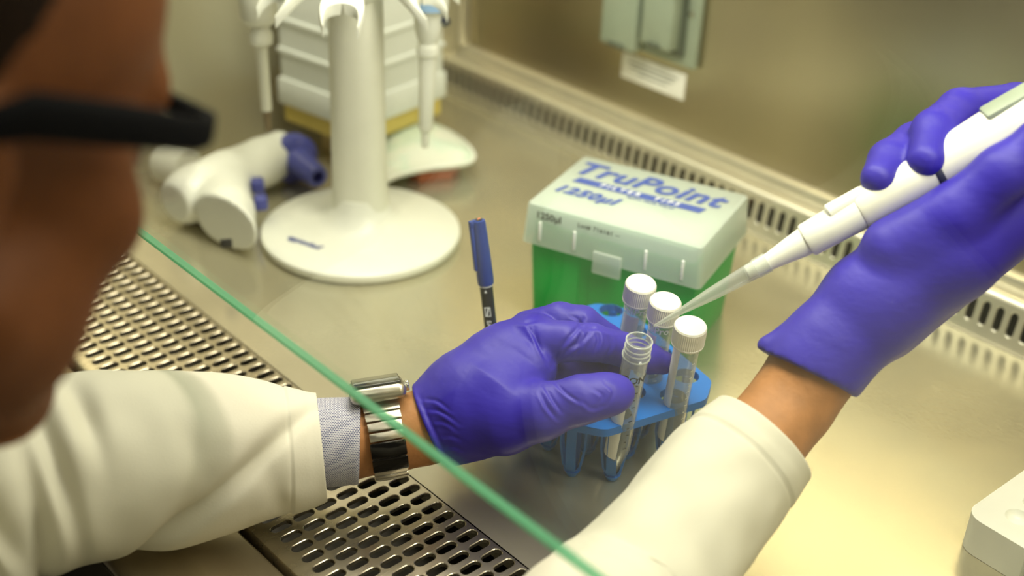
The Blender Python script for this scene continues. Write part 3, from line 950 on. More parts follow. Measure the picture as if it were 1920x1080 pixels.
text('lettering', '1250\u00b5l', 0.0080, 'print_dark', lid, fr_m(-0.053, WT - 0.0075), 0.0, 0.0002)
text('lettering', 'Lot# 716161 --', 0.0050, 'print_dark', lid, fr_m(-0.010, WT - 0.0070), 0.0, 0.0001, space=1.15)

# ------------------------------------------------------------------ blue tube rack
u = np.array([-0.97, 0.235]); u /= np.linalg.norm(u); v = np.array([0.235, 0.97]); v /= np.linalg.norm(v)
U0, V0 = 0.557, 0.401
PU, PV = 0.0163, 0.0445
ZP, ZB = 0.0555, 0.0495     # plate top and underside
Muv = np.array([u, v])


def uv2(uu, vv):
    q = np.linalg.solve(Muv, [uu, vv]); return q


holes = []
for rr in range(8):
    for c in range(-1, 4):
        vv = V0 + PV * c + (-PV / 2 if rr % 2 else 0)
        if V0 - 0.03 < vv < V0 + 0.07: holes.append((rr, c, U0 + PU * rr, vv))
u_lo, u_hi = U0 - 0.0135, U0 + 7 * PU + 0.0135
v_lo, v_hi = V0 - PV / 2 - 0.0130, V0 + 1.5 * PV + 0.0130
rc2 = uv2((u_lo + u_hi) / 2, (v_lo + v_hi) / 2)
rack = tag(empty('tube_rack', (rc2[0], rc2[1], 0)), 'blue plastic tube rack with open cone cups, holding the tubes and the marker', 'tube rack')
# plate: outline with chamfered corners, holes cut with a boolean-free grid of fans
bm = bmesh.new()
ch = 0.017
outl = [(u_lo + ch, v_lo), (u_hi - ch, v_lo), (u_hi, v_lo + ch), (u_hi, v_hi - ch), (u_hi - ch, v_hi), (u_lo + ch, v_hi), (u_lo, v_hi - ch), (u_lo, v_lo + ch)]
rounded = []
for i in range(8):
    p0_, p1_, p2_ = np.array(outl[i - 1]), np.array(outl[i]), np.array(outl[(i + 1) % 8])
    a_ = p1_ + (p0_ - p1_) / np.linalg.norm(p0_ - p1_) * 0.005; b_ = p1_ + (p2_ - p1_) / np.linalg.norm(p2_ - p1_) * 0.005
    for t in np.linspace(0, 1, 5): rounded.append(a_ * (1 - t) ** 2 + 2 * p1_ * t * (1 - t) + b_ * t * t)
HR = 0.0091


def ring_edges(P):
    vs_ = [bm.verts.new((*uv2(*p), ZP)) for p in P]
    return [bm.edges.new((vs_[k], vs_[(k + 1) % len(vs_)])) for k in range(len(vs_))]


edges = ring_edges(rounded)
for (_, _, hu, hv) in holes:
    edges += ring_edges([(hu + HR * math.cos(a), hv + HR * math.sin(a)) for a in np.linspace(0, 2 * math.pi, 29)[:-1]])
bmesh.ops.triangle_fill(bm, use_beauty=True, use_dissolve=False, edges=edges)
# drop any fill inside the holes
for f in list(bm.faces):
    c = f.calc_center_median(); q = Muv @ np.array([c.x, c.y])
    if any((q[0] - hu) ** 2 + (q[1] - hv) ** 2 < (HR * 0.93) ** 2 for (_, _, hu, hv) in holes): bm.faces.remove(f)
g = bmesh.ops.extrude_face_region(bm, geom=list(bm.faces))
for e in g['geom']:
    if isinstance(e, bmesh.types.BMVert): e.co.z = ZB
obj('plate', bm_mesh(bm), 'rack_blue', rack)


def cup_mesh():
    """open cone cup of four ribs joining at a foot"""
    bm = bmesh.new()
    for k in range(4):
        a = math.radians(45 + 90 * k); w = 0.0034
        prof_ = [(0.0098, ZB), (0.0092, 0.026), (0.0068, 0.010), (0.0030, 0.0025)]
        prev = None
        for r_, z in prof_:
            cur = []
            for (dr, dw) in ((0, -w), (0, w), (-0.0016, w), (-0.0016, -w)):
                s_ = 1.0 if r_ > 0.005 else 0.75
                x = (r_ + dr) * math.cos(a) - dw * s_ * math.sin(a); y = (r_ + dr) * math.sin(a) + dw * s_ * math.cos(a)
                cur.append(bm.verts.new((x, y, z)))
            if prev:
                for q in range(4): bm.faces.new((prev[q], prev[(q + 1) % 4], cur[(q + 1) % 4], cur[q]))
            else: bm.faces.new(cur)
            prev = cur
        bm.faces.new(prev[::-1])
    r_ = bmesh.ops.create_cone(bm, cap_ends=True, segments=16, radius1=0.0036, radius2=0.0060, depth=0.0046, matrix=Matrix.Translation((0, 0, 0.0024)))
    return bm_mesh(bm)


cup = cup_mesh()
for (rr, c, hu, hv) in holes:
    q = uv2(hu, hv)
    obj('cup', cup.copy(), 'rack_blue', rack, True, Matrix.Translation((q[0], q[1], 0)) @ Matrix.Rotation(math.atan2(u[1], u[0]), 4, 'Z'))
HOLE = {(rr, c): uv2(hu, hv) for (rr, c, hu, hv) in holes}

# ------------------------------------------------------------------ tubes
TL = 0.1165
TPROF = [(0.0, 0.0), (0.0022, 0.0002), (0.0032, 0.0014), (0.0078, 0.021), (0.0083, 0.0235), (0.0084, 0.106)]


def solve_top(b, px, py, L_):
    """point on the pixel's ray at distance L_ from b, the higher one"""
    d = ray(px, py); dn_ = d / np.linalg.norm(d); w = CP - b
    bb = float(w @ dn_); cc = float(w @ w) - L_ * L_; disc = bb * bb - cc
    if disc < 0: t = -bb
    else: t = -bb - math.sqrt(disc); t2 = -bb + math.sqrt(disc); t = t if (CP + dn_ * t)[2] > (CP + dn_ * t2)[2] else t2
    return CP + dn_ * t


def patch(fm, r, a0, a1, z0, z1, n=14, notch=0.0):
    vs_, fs_ = [], []
    for i in range(2):
        for k in range(n + 1):
            a = a0 + (a1 - a0) * k / n; vs_.append(fm @ Vector((r * math.cos(a), r * math.sin(a), (z0, z1)[i] - (notch if i and k > n * 0.8 else 0))))
    for k in range(n): fs_.append((k, k + 1, n + 2 + k, n + 1 + k))
    return mesh(vs_, fs_)


def view_angle(fm, p):
    l = fm.inverted().to_3x3() @ (V(CP) - V(p)); return math.atan2(l.y, l.x)


def make_tube(hole, px, py, label, capped=True, la=(-0.9, 0.4), letter=None, shift=(0, 0), group=None, tick_a=0.75, ltop=0.0885):
    q = HOLE[hole]; b = np.array([q[0] + shift[0], q[1] + shift[1], 0.0052])
    top = solve_top(b, px, py, 0.1205 if capped else 0.118)
    if not capped: pass
    fm = frame(b, top - b, (1, 0, 0))
    r = tag(empty('centrifuge_tube', mtx=fm), label, 'tube', group)
    prof_ = list(TPROF)
    if capped:
        prof_ += [(0.0084, TL - 0.004)]
    else:
        prof_ += [(0.0084, 0.1035), (0.0094, 0.1045), (0.0094, 0.1058), (0.0080, 0.1068), (0.0080, 0.1082), (0.0086, 0.1090), (0.0080, 0.1100), (0.0080, 0.1115), (0.0086, 0.1123), (0.0080, 0.1133), (0.0080, 0.1165), (0.0083, 0.1172), (0.0082, 0.118)]
    inner = [(0.0072, prof_[-1][1]), (0.0074, 0.03), (0.0070, 0.0225), (0.0022, 0.0022), (0.0, 0.0018)]
    obj('tube_body', lathe(prof_ + inner, 48, None, False, False), 'tube_plastic', r, True, fm)
    va = view_angle(fm, (b + top) / 2)
    obj('writing_area', patch(fm, 0.00855, va + la[0], va + la[1], 0.020, ltop), 'label_white', r)
    for k in range(11):
        z = 0.030 + k * 0.0062; w = 0.30 if k % 2 == 0 else 0.17
        obj('graduation', patch(fm, 0.00855, va + tick_a, va + tick_a + w, z, z + 0.0007, 4), 'print_white' if capped else 'print_dark', r)
    if letter:
        mt_ = fm @ Matrix.Rotation(va + math.radians(90) + letter[2], 4, 'Z') @ Matrix.Translation((0, 0, letter[1]))
        text('lettering', letter[0], 0.0074, letter[3], r, mt_, 0.0, 0.00012, wrap=0.0086, depth=0.00005)
    if capped:
        sg = 104
        cp = [(0.0, 0.1035), (0.0100, 0.1035), (0.0107, 0.1040), (0.0109, 0.1052), (0.0109, 0.1056), (0.0109, 0.1162), (0.0107, 0.1180), (0.0100, 0.1192), (0.0088, 0.1196), (0.0, 0.1198)]
        obj('cap', lathe(cp, sg, lambda i, k, rr: rr - (0.0006 if (k % 2 and 4 <= i <= 5) else 0), False, False), 'cap_white', r, True, fm)
    return r, fm, b, top


GT = 'white capped tubes in the blue rack'
make_tube((4, 1), 1203, 528, 'white capped tube with lettering, standing farthest back in the blue rack', True, (-1.05, 0.42), ('CellPro', 0.0992, -0.18, 'print_white'), group=GT, ltop=0.0950)
make_tube((2, 1), 1249, 561, 'white capped tube in the middle, crossed by the held pipette tip', True, (-1.3, -0.15), ('CellPro', 0.0990, -0.55, 'print_white'), group=GT, tick_a=0.25, ltop=0.0945)
make_tube((0, 1), 1296, 607, 'white capped tube nearest the right sleeve in the blue rack', True, (-1.5, -0.40), None, group=GT, tick_a=0.7, ltop=0.1020)
ot, otf, otb, ott = make_tube((0, 0), 1199, 637, 'open clear tube pinched between gloved thumb and finger in the rack', False, (-1.35, 0.05), ('FALCON*', 0.0905, -0.30, 'print_dark'), shift=(0.0, 0.0), tick_a=0.45, ltop=0.0835)
for z_ in (0.1050, 0.1092, 0.1126, 0.1172):
    obj('thread_ring', sweep([otf @ Vector(((0.0088 if z_ < 0.106 else 0.0083) * math.cos(a), (0.0088 if z_ < 0.106 else 0.0083) * math.sin(a), z_)) for a in np.linspace(0, 2 * math.pi, 41)[:-1]], 0.00055, 6, True), 'rim_plastic', ot)
obj('liquid_sample', lathe([(0.0, 0.003), (0.0022, 0.003), (0.0070, 0.0225), (0.0072, 0.026), (0.0, 0.026)], 32, None, False, False), 'liquid', ot, True, otf)

# crumpled clear film in the rack behind the thumb
cf = atd(1132, 690, 0.865)
vs, fs = [], []
n = 12
for i in range(n):
    for j in range(n):
        p = Vector((i / (n - 1) - 0.5, j / (n - 1) - 0.5, 0))
        d = mnoise.noise_vector(p * 4.0 + Vector((3, 1, 2))) * 0.35
        p = (p + d) * 0.024; vs.append((cf[0] + p.x, cf[1] + p.y, cf[2] + p.z * 1.3 + 0.004 * mnoise.noise(p * 400)))
for i in range(n - 1):
    for j in range(n - 1): fs.append((i * n + j, (i + 1) * n + j, (i + 1) * n + j + 1, i * n + j + 1))
o = obj('plastic_film', mesh(vs, fs), 'film_plastic', None, False)
tag(o, 'crumpled clear bluish film tucked between fingers and the rack', 'plastic film')
sm = o.modifiers.new('thickness', 'SOLIDIFY'); sm.thickness = 0.0003

# ------------------------------------------------------------------ marker pen standing in the rack
q = HOLE[(7, 0)]
pb = np.array([q[0] - 0.003, q[1] - 0.004, 0.0055]); ptop = solve_top(pb, 897, 412, 0.137)
pf_ = frame(pb, ptop - pb, (1, 0, 0))
pen = tag(empty('marker_pen', mtx=pf_), 'black marker with a blue clipped cap standing behind the gloved hand', 'marker')
obj('barrel', lathe([(0.0, 0.0), (0.0030, 0.0), (0.0043, 0.002), (0.0046, 0.05), (0.0048, 0.093)], 32, None, False, True), 'pen_black', pen, True, pf_)
cap_o = obj('cap', lathe([(0.0052, 0.088), (0.0058, 0.0885), (0.0061, 0.092), (0.0058, 0.110), (0.0050, 0.134), (0.0046, 0.1365), (0.0, 0.137)], 32, None, True, False), 'pen_blue', pen, True, pf_)
pa = view_angle(pf_, pb)
cl = pf_ @ Matrix.Rotation(pa - 1.15, 4, 'Z')
obj('clip', box((0.0048, -0.0017, 0.100), (0.0076, 0.0017, 0.1368), 0.0006), 'pen_blue', cap_o, True, cl)
obj('clip_root', box((0.002, -0.0018, 0.1320), (0.0076, 0.0018, 0.1375), 0.0007), 'pen_blue', cap_o, True, cl)
obj('cap_inlay', lathe([(0.0, 0.1369), (0.0026, 0.1369), (0.0026, 0.1374), (0.0, 0.1374)], 20, None, False, False), 'print_dark', cap_o, True, pf_)
text('lettering', 'F', 0.0042, 'pen_orange', cap_o, pf_ @ Matrix.Translation((0, 0, 0.1376)) @ Matrix.Rotation(pa + math.radians(90), 4, 'Z'), 0.2, 0.0001)
pm = lambda z, da: pf_ @ Matrix.Rotation(pa + math.radians(90) + da, 4, 'Z') @ Matrix.Translation((0, 0, z))
obj('print_ring', lathe([(0.00485, 0.0868), (0.00492, 0.0870), (0.00492, 0.0874), (0.00485, 0.0876)], 32, None, False, False), 'print_white', pen, True, pf_)
text('lettering', '\u25b2', 0.0032, 'print_white', pen, pm(0.084, -0.15), wrap=0.0049, depth=0.00005) if False else None
tri = mesh([pf_ @ Matrix.Rotation(pa - 0.15, 4, 'Z') @ Vector((0.00495, a, z)) for a, z in ((-0.001, 0.0830), (0.001, 0.0830), (0, 0.0855))], [(0, 1, 2)])
obj('print_arrow', tri, 'print_white', pen, False)
bm = bmesh.new()
lf_ = pf_ @ Matrix.Rotation(pa - 0.2, 4, 'Z')
for (y0_, y1_, z0_, z1_) in ((-0.0021, 0.0021, 0.0712, 0.0717), (-0.0021, 0.0021, 0.0646, 0.0651), (-0.0021, -0.0016, 0.0646, 0.0717), (0.0016, 0.0021, 0.0646, 0.0717)):
    bbox(bm, (0.0044, y0_, z0_), (0.0050, y1_, z1_), 0, 2, lf_)
vs4 = [bm.verts.new(lf_ @ Vector((0.00502, a, z))) for a, z in ((-0.0014, 0.0652), (-0.0002, 0.0652), (0.0014, 0.0712), (0.0002, 0.0712))]; bm.faces.new(vs4)
obj('print_logo', bm_mesh(bm), 'print_white', pen, False)
tm_ = pf_ @ Matrix.Rotation(pa - 0.2, 4, 'Z') @ Matrix.Translation((0.00495, 0, 0.0615)) @ Matrix.Rotation(math.radians(90), 4, 'Y') @ Matrix.Rotation(math.radians(0), 4, 'Z')
text('lettering', 'SARSTEDT', 0.0044, 'print_white', pen, tm_, 0.0, 0.0001, align='LEFT', space=1.15, depth=0.0001)

# ------------------------------------------------------------------ white well block and clear bottle at the right edge
k0 = atz(1842, 962, 0.028); k1 = atz(1940, 892, 0.028); k2 = atz(1920, 1030, 0.028)
ea = (np.array(k1) - k0)[:2]; ea /= np.linalg.norm(ea); eb = np.array([ea[1], -ea[0]])
wk = (np.array(k2) - k0)[:2]
if eb @ wk < 0: eb = -eb
bo = np.array(k0)[:2] - 0.0 * ea
BM4 = Matrix.Identity(4)
BM4[0][0], BM4[1][0] = ea; BM4[0][1], BM4[1][1] = eb
BM4[0][3], BM4[1][3] = bo
BM4[2][2] = 1 if ea[0] * eb[1] - ea[1] * eb[0] > 0 else 1
wbk = tag(empty('well_block', (bo[0], bo[1], 0)), 'white rounded tube block with shallow wells at the right edge', 'tube block')
bm = bmesh.new()
lw_, lh_ = 0.15, 0.09
rp = []
for cx, cy, a0 in ((lw_ - 0.012, lh_ - 0.012, 0), (0.004, lh_ - 0.012, 90), (0.004, 0.004, 180), (lw_ - 0.012, 0.004, 270)):
    for k in range(7):
        a = math.radians(a0 + 15 * k); rp.append((cx + 0.012 * math.cos(a), cy + 0.012 * math.sin(a)))
wells = [(0.016 + 0.021 * i, 0.016 + 0.021 * j) for i in range(6) for j in range(4)]
ed = []
vt = [bm.verts.new((*p, 0.0272)) for p in rp]
ed += [bm.edges.new((vt[k], vt[(k + 1) % len(vt)])) for k in range(len(vt))]
wv = []
for (cx, cy) in wells:
    w_ = [bm.verts.new((cx + 0.0082 * math.cos(a), cy + 0.0082 * math.sin(a), 0.0272)) for a in np.linspace(0, 2 * math.pi, 25)[:-1]]
    ed += [bm.edges.new((w_[k], w_[(k + 1) % 24])) for k in range(24)]; wv.append(w_)
bmesh.ops.triangle_fill(bm, use_beauty=True, edges=ed)
for f in list(bm.faces):
    c = f.calc_center_median()
    if any((c.x - a) ** 2 + (c.y - b) ** 2 < 0.0076 ** 2 for a, b in wells): bm.faces.remove(f)
for (cx, cy), w_ in zip(wells, wv):
    prev = w_
    for s_, z in ((0.93, 0.0262), (0.75, 0.0238), (0.45, 0.0222)):
        cur = [bm.verts.new((cx + (q_.co.x - cx) * s_, cy + (q_.co.y - cy) * s_, z)) for q_ in w_]
        for k in range(24): bm.faces.new((prev[k], prev[(k + 1) % 24], cur[(k + 1) % 24], cur[k]))
        prev = cur
    bm.faces.new(prev)
lo_ = [bm.verts.new((*p, 0.0003)) for p in rp]
for k in range(len(rp)): bm.faces.new((vt[k], vt[(k + 1) % len(rp)], lo_[(k + 1) % len(rp)], lo_[k]))
bm.faces.new(lo_)
obj('block', bm_mesh(bm), 'white_plastic', wbk, True, BM4)
jb = atz(1966, 1168, 0.0)
jar = tag(empty('clear_bottle', (jb[0], jb[1], 0)), 'clear plastic jar cut off at the lower right corner', 'jar')
obj('shell', lathe([(0.0, 0.0005), (0.021, 0.0005), (0.0228, 0.003), (0.0232, 0.050), (0.0222, 0.056), (0.0208, 0.058), (0.0200, 0.0565), (0.0215, 0.050), (0.0212, 0.004), (0.0, 0.003)], 48, None, False, False), 'tube_plastic', jar, True, Matrix.Translation((jb[0], jb[1], 0)))

# ------------------------------------------------------------------ the held pipette
PT = np.array(ott) + np.array([0, 0, 0.0])
PT = atd(1226, 612, float((np.array(ott) - CP) @ (RW @ np.array([0, 0, 1]))) - 0.002)
PE = atd(1920, 222, 0.735)
pd = PE - PT; PLn = float(np.linalg.norm(pd)); pd /= PLn
hpf = frame(PT, pd, (0, 0, 1))
S = lambda px_: (px_ - 1226) / (1920 - 1226) * PLn      # rough position along the axis by picture column
hp = tag(empty('held_pipette', mtx=hpf), 'white pipette with a long clear tip held over the open tube', 'pipette')
obj('disposable_tip', lathe([(0.0006, 0.0), (0.0009, 0.001), (0.0018, S(1270)), (0.0042, S(1340)), (0.0058, S(1425)), (0.0064, S(1427)), (0.0064, S(1450)), (0.0055, S(1450)), (0.0050, S(1424)), (0.0012, S(1270)), (0.0003, 0.0004)], 36, None, False, False), 'tip_plastic', hp, True, hpf)
obj('tip_cone', lathe([(0.0040, S(1408)), (0.0052, S(1412)), (0.0056, S(1455)), (0.0075, S(1490)), (0.0092, S(1525)), (0.0, S(1526))], 36), 'white_plastic', hp, True, hpf)
obj('shaft', lathe([(0.0100, S(1522)), (0.0108, S(1527)), (0.0112, S(1575)), (0.0118, S(1625)), (0.0, S(1626))], 36), 'white_plastic', hp, True, hpf)
obj('ejector_sleeve', lathe([(0.0045, S(1575)), (0.0055, S(1578)), (0.0052, S(1640)), (0.0, S(1641))], 24), 'white_plastic', hp, True, hpf @ Matrix.Translation((0.0095, 0.0, 0.0)))
obj('grip', lathe([(0.0122, S(1622)), (0.0130, S(1628)), (0.0135, S(1740)), (0.0136, S(1752)), (0.0136, S(1757))], 36), 'warm_white', hp, True, hpf)
obj('dark_ring', lathe([(0.0139, S(1753)), (0.0144, S(1755)), (0.0144, S(1763)), (0.0139, S(1765))], 36), 'dark_grip', hp, True, hpf)
obj('handle', lathe([(0.0136, S(1764)), (0.0140, S(1770)), (0.0160, S(1850)), (0.0175, S(1930)), (0.0175, S(2020)), (0.0150, S(2100)), (0.0100, S(2112))], 36), 'warm_white', hp, True, hpf)
obj('volume_window', box((0.0125, -0.007, S(1865)), (0.0182, 0.007, S(1960)), 0.002), 'outlet_grey', hp, True, hpf)
obj('plunger', lathe([(0.0045, S(2108)), (0.0045, S(2165)), (0.0085, S(2168)), (0.0085, S(2195)), (0.006, S(2202))], 24), 'warm_white', hp, True, hpf)
#PERSON
HEAD_PITCH, HEAD_YAW, HEAD_ROLL = 25.0, 17.0, 0.0
# ------------------------------------------------------------------ the person
def P(px, py, d): return atd(px, py, d)


cp_, sp_ = math.cos(math.radians(HEAD_PITCH)), math.sin(math.radians(HEAD_PITCH))
HRm = (Matrix.Rotation(math.radians(HEAD_YAW), 3, 'Z') @ Matrix.Rotation(math.radians(-HEAD_PITCH), 3, 'X') @ Matrix.Rotation(math.radians(HEAD_ROLL), 3, 'Y'))
HRn = np.array([[HRm[i][j] for j in range(3)] for i in range(3)])
hinge_l = np.array([0.0735, 0.071, 0.024])
HO = P(350, 257, 0.46) - HRn @ hinge_l


def HL(x, y, z): return HO + HRn @ np.array([x, y, z])


neck_b = HL(0, -0.035, -0.06) + np.array([0.0, -0.045, -0.085])
shL = np.array([HO[0] - 0.175, HO[1] - 0.10, HO[2] - 0.225]); shR = np.array([HO[0] + 0.165, HO[1] - 0.10, HO[2] - 0.235])
pel = np.array([HO[0], HO[1] - 0.30, -0.36])
chest = np.array([HO[0], HO[1] - 0.14, HO[2] - 0.34])
elL = P(-95, 965, 0.715)
wrL = P(735, 815, 0.802)
cuL = P(640, 830, 0.798)
elR = np.array([-0.300, 0.285, 0.040])
wrR = P(1485, 755, 0.762)
cuR = P(1432, 822, 0.750)


def left_hand(f, g=0.0, kk=0.0):
    """left hand: palm, pinching thumb and index, the other fingers curled behind"""
    W0 = P(800, 803, 0.806)
    f.cone(wrL, W0, 0.0238 + g, 0.0238 + g, 0.006)
    f.cone(W0, P(880, 757, 0.812), 0.0238 + g, 0.0325 + g, 0.010)
    f.cone(P(880, 757, 0.812), P(955, 690, 0.822), 0.0325 + g, 0.0285 + g, 0.010)
    f.cone(P(955, 690, 0.822), P(1000, 640, 0.822), 0.0285 + g, 0.0180 + g, 0.010)
    f.cone(P(900, 730, 0.840), P(985, 640, 0.850), 0.030 + g, 0.0165 + g, 0.010)
    f.cone(P(890, 775, 0.800), P(945, 785, 0.790), 0.028 + g, 0.0215 + g, 0.010)
    f.cone(P(945, 745, 0.800), P(992, 690, 0.806), 0.028 + g, 0.0160 + g, 0.008)
    # thumb
    f.chain([P(945, 782, 0.790), P(1012, 772, 0.781), P(1092, 749, 0.777), P(1132, 741, 0.778), P(1158, 736, 0.781)],
            [0.0215 + g, 0.0165 + g, 0.0135 + g, 0.0118 + g, 0.0098 + g], 0.006)
    f.ell(P(1144, 738, 0.780), np.array([0.0130, 0.0105, 0.0105]) + g, None, 0.004)
    # index finger, passing behind the tube
    f.chain([P(1000, 640, 0.815), P(1062, 640, 0.808), P(1110, 642, 0.812), P(1166, 655, 0.829), P(1215, 672, 0.834), P(1243, 680, 0.834)],
            [0.0150 + g, 0.0118 + g, 0.0112 + g, 0.0102 + g, 0.0092 + g, 0.0070 + g], 0.003)
    # middle finger
    f.chain([P(995, 625, 0.842), P(1050, 601, 0.836), P(1092, 606, 0.836), P(1140, 638, 0.846), P(1160, 672, 0.850), P(1158, 695, 0.846)],
            [0.0150 + g, 0.0112 + g, 0.0106 + g, 0.0095 + g, 0.0088 + g, 0.0075 + g], 0.0025)
    # ring and little finger curled into the palm
    f.chain([P(985, 660, 0.858), P(1045, 650, 0.866), P(1098, 672, 0.862), P(1100, 698, 0.848), P(1050, 702, 0.838)],
            [0.0150 + g, 0.0110 + g, 0.0108 + g, 0.0105 + g, 0.0095 + g], 0.0025)
    f.chain([P(960, 700, 0.862), P(1015, 700, 0.872), P(1050, 716, 0.866), P(1040, 738, 0.848), P(1010, 738, 0.838)],
            [0.0150 + g, 0.0098 + g, 0.0092 + g, 0.0085 + g, 0.0072 + g], 0.0025)


def right_hand(f, g=0.0):
    """right hand: heel of the hand towards the camera, fingers wrapped over the pipette from behind"""
    W0 = P(1525, 690, 0.762)
    f.cone(wrR, W0, 0.0262 + g, 0.0270 + g, 0.006)
    f.cone(W0, P(1640, 570, 0.758), 0.0270 + g, 0.0300 + g, 0.010)
    f.cone(P(1640, 570, 0.758), P(1770, 470, 0.748), 0.0300 + g, 0.0305 + g, 0.010)
    f.cone(P(1770, 470, 0.748), P(1925, 365, 0.748), 0.0305 + g, 0.0270 + g, 0.010)
    f.cone(P(1650, 590, 0.775), P(1900, 390, 0.775), 0.027 + g, 0.027 + g, 0.010)
    # thumb laid along the pipette towards its plunger
    f.chain([P(1680, 470, 0.742), P(1790, 405, 0.728), P(1880, 325, 0.716), P(1960, 262, 0.708), P(2005, 225, 0.706)],
            [0.0200 + g, 0.0175 + g, 0.0145 + g, 0.0125 + g, 0.0100 + g], 0.006)
    # fingers: from the knuckles beyond the frame round the far side, tips on top of the pipette
    f.chain([P(1960, 340, 0.800), P(2010, 215, 0.800), P(1905, 196, 0.800), P(1800, 208, 0.780), P(1752, 248, 0.757), P(1738, 300, 0.740)],
            [0.020 + g, 0.0135 + g, 0.0125 + g, 0.0128 + g, 0.0128 + g, 0.0104 + g], 0.004)
    f.chain([P(1900, 370, 0.805), P(1920, 262, 0.818), P(1810, 250, 0.812), P(1715, 270, 0.782), P(1670, 303, 0.762), P(1648, 334, 0.749)],
            [0.020 + g, 0.0130 + g, 0.0120 + g, 0.0124 + g, 0.0124 + g, 0.0100 + g], 0.004)
    f.chain([P(1830, 420, 0.810), P(1830, 330, 0.825), P(1760, 310, 0.815), P(1712, 330, 0.795)],
            [0.020 + g, 0.0115 + g, 0.0102 + g, 0.0090 + g], 0.004)
    f.chain([P(1780, 460, 0.805), P(1770, 380, 0.818), P(1712, 372, 0.806), P(1680, 392, 0.790)],
            [0.019 + g, 0.0105 + g, 0.0095 + g, 0.0082 + g], 0.004)


def head_prims(f):
    Rh = HRn
    E_ = lambda x, y, z, a, b, c, k=0.012, op='add': f.ell(HL(x, y, z), (a, b, c), Rh, k, op)
    K = lambda a, b, r1, r2, k=0.012: f.cone(HL(*a), HL(*b), r1, r2, k)
    E_(0, -0.014, 0.045, 0.076, 0.098, 0.086)
    E_(0, 0.030, 0.062, 0.068, 0.062, 0.058, 0.02)
    E_(0, 0.040, -0.015, 0.061, 0.052, 0.088, 0.02)
    for s_ in (-1, 1):
        K((s_ * 0.052, 0.004, -0.050), (s_ * 0.014, 0.066, -0.098), 0.024, 0.019, 0.018)
        E_(s_ * 0.046, 0.056, -0.014, 0.022, 0.024, 0.022, 0.014)
        E_(s_ * 0.050, 0.030, -0.052, 0.020, 0.030, 0.032, 0.016)
        E_(s_ * 0.031, 0.079, 0.011, 0.0125, 0.0125, 0.0125, 0.004)
        E_(s_ * 0.078, -0.024, 0.000, 0.007, 0.019, 0.031, 0.005)
        E_(s_ * 0.086, -0.020, 0.000, 0.006, 0.011, 0.020, 0.003, 'cut')
    K((-0.042, 0.076, 0.036), (0.042, 0.076, 0.036), 0.0125, 0.0125, 0.012)
    K((0, 0.088, 0.022), (0, 0.110, -0.016), 0.0075, 0.0125, 0.008)
    for s_ in (-1, 1): E_(s_ * 0.012, 0.101, -0.020, 0.008, 0.009, 0.008, 0.005)
    E_(0, 0.090, -0.050, 0.024, 0.010, 0.006, 0.004)
    E_(0, 0.089, -0.059, 0.021, 0.010, 0.007, 0.004)
    E_(0, 0.078, -0.095, 0.022, 0.018, 0.018, 0.012)


person = tag(empty('person', (pel[0], pel[1], -0.75)), 'person in white lab coat, glasses and blue gloves working at the cabinet', 'person')
bf = Field((-1.0, -0.42, -0.76), (-0.08, 0.80, HO[2] + 0.16), 0.0052)
head_prims(bf)
bf.cone(HL(0, -0.030, -0.045), neck_b, 0.056, 0.062, 0.02)
bf.cone(neck_b, chest, 0.075, 0.125, 0.05)
bf.cone(chest, pel, 0.125, 0.130, 0.05)
for s_, sh, el, wr in ((-1, shL, elL, wrL), (1, shR, elR, wrR)):
    bf.cone(neck_b + np.array([0, -0.01, -0.03]), sh, 0.05, 0.048, 0.03)
    bf.cone(sh, el, 0.046, 0.034, 0.02)
    if s_ < 0:
        bf.chain([el, P(130, 884, 0.745), P(340, 857, 0.772), P(510, 847, 0.790), P(640, 830, 0.798), wr], [0.034, 0.033, 0.031, 0.0265, 0.0242, 0.0236], 0.006)
    else:
        bf.chain([el, P(1270, 1010, 0.715), P(1400, 856, 0.746), wr], [0.034, 0.031, 0.0275, 0.0262], 0.008)
    hip = pel + np.array([s_ * 0.085, 0.03, 0.02]); kn = np.array([hip[0] + s_ * 0.05, hip[1] + 0.40, -0.30]); an = np.array([kn[0], kn[1] - 0.06, -0.69])
    bf.cone(hip, kn, 0.078, 0.055, 0.03); bf.cone(kn, an, 0.052, 0.036, 0.02); bf.cone(an, an + np.array([0, 0.16, -0.030]), 0.036, 0.026, 0.02)
bf.cone(wrL, P(812, 797, 0.806), 0.0238, 0.0236, 0.004); bf.cone(wrR, P(1530, 685, 0.762), 0.0262, 0.0262, 0.004)
left_hand(bf, -0.0042); right_hand(bf, -0.0042)
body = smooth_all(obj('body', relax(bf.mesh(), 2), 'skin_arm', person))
body.data.materials.append(MATS['skin_face_shaded'])     # backlit shade painted into a darker face skin; forearms lighter
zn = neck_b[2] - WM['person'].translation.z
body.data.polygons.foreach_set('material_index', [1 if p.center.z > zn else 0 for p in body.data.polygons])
del bf

# hair: short cap over the skull
hf = Field(HO - 0.14, HO + 0.16, 0.0045)
hf.ell(HL(0, -0.018, 0.050), (0.0805, 0.102, 0.088), HRn, 0.01)
hf.plane(HL(0, 0.008, 0.075), HRn @ np.array([0, -1.0, 0.62]))
hf.plane(HL(0, -0.02, -0.012), HRn @ np.array([0, -0.35, 1.0]))
smooth_all(obj('hair', relax(hf.mesh(), 2), 'hair_dark', person))

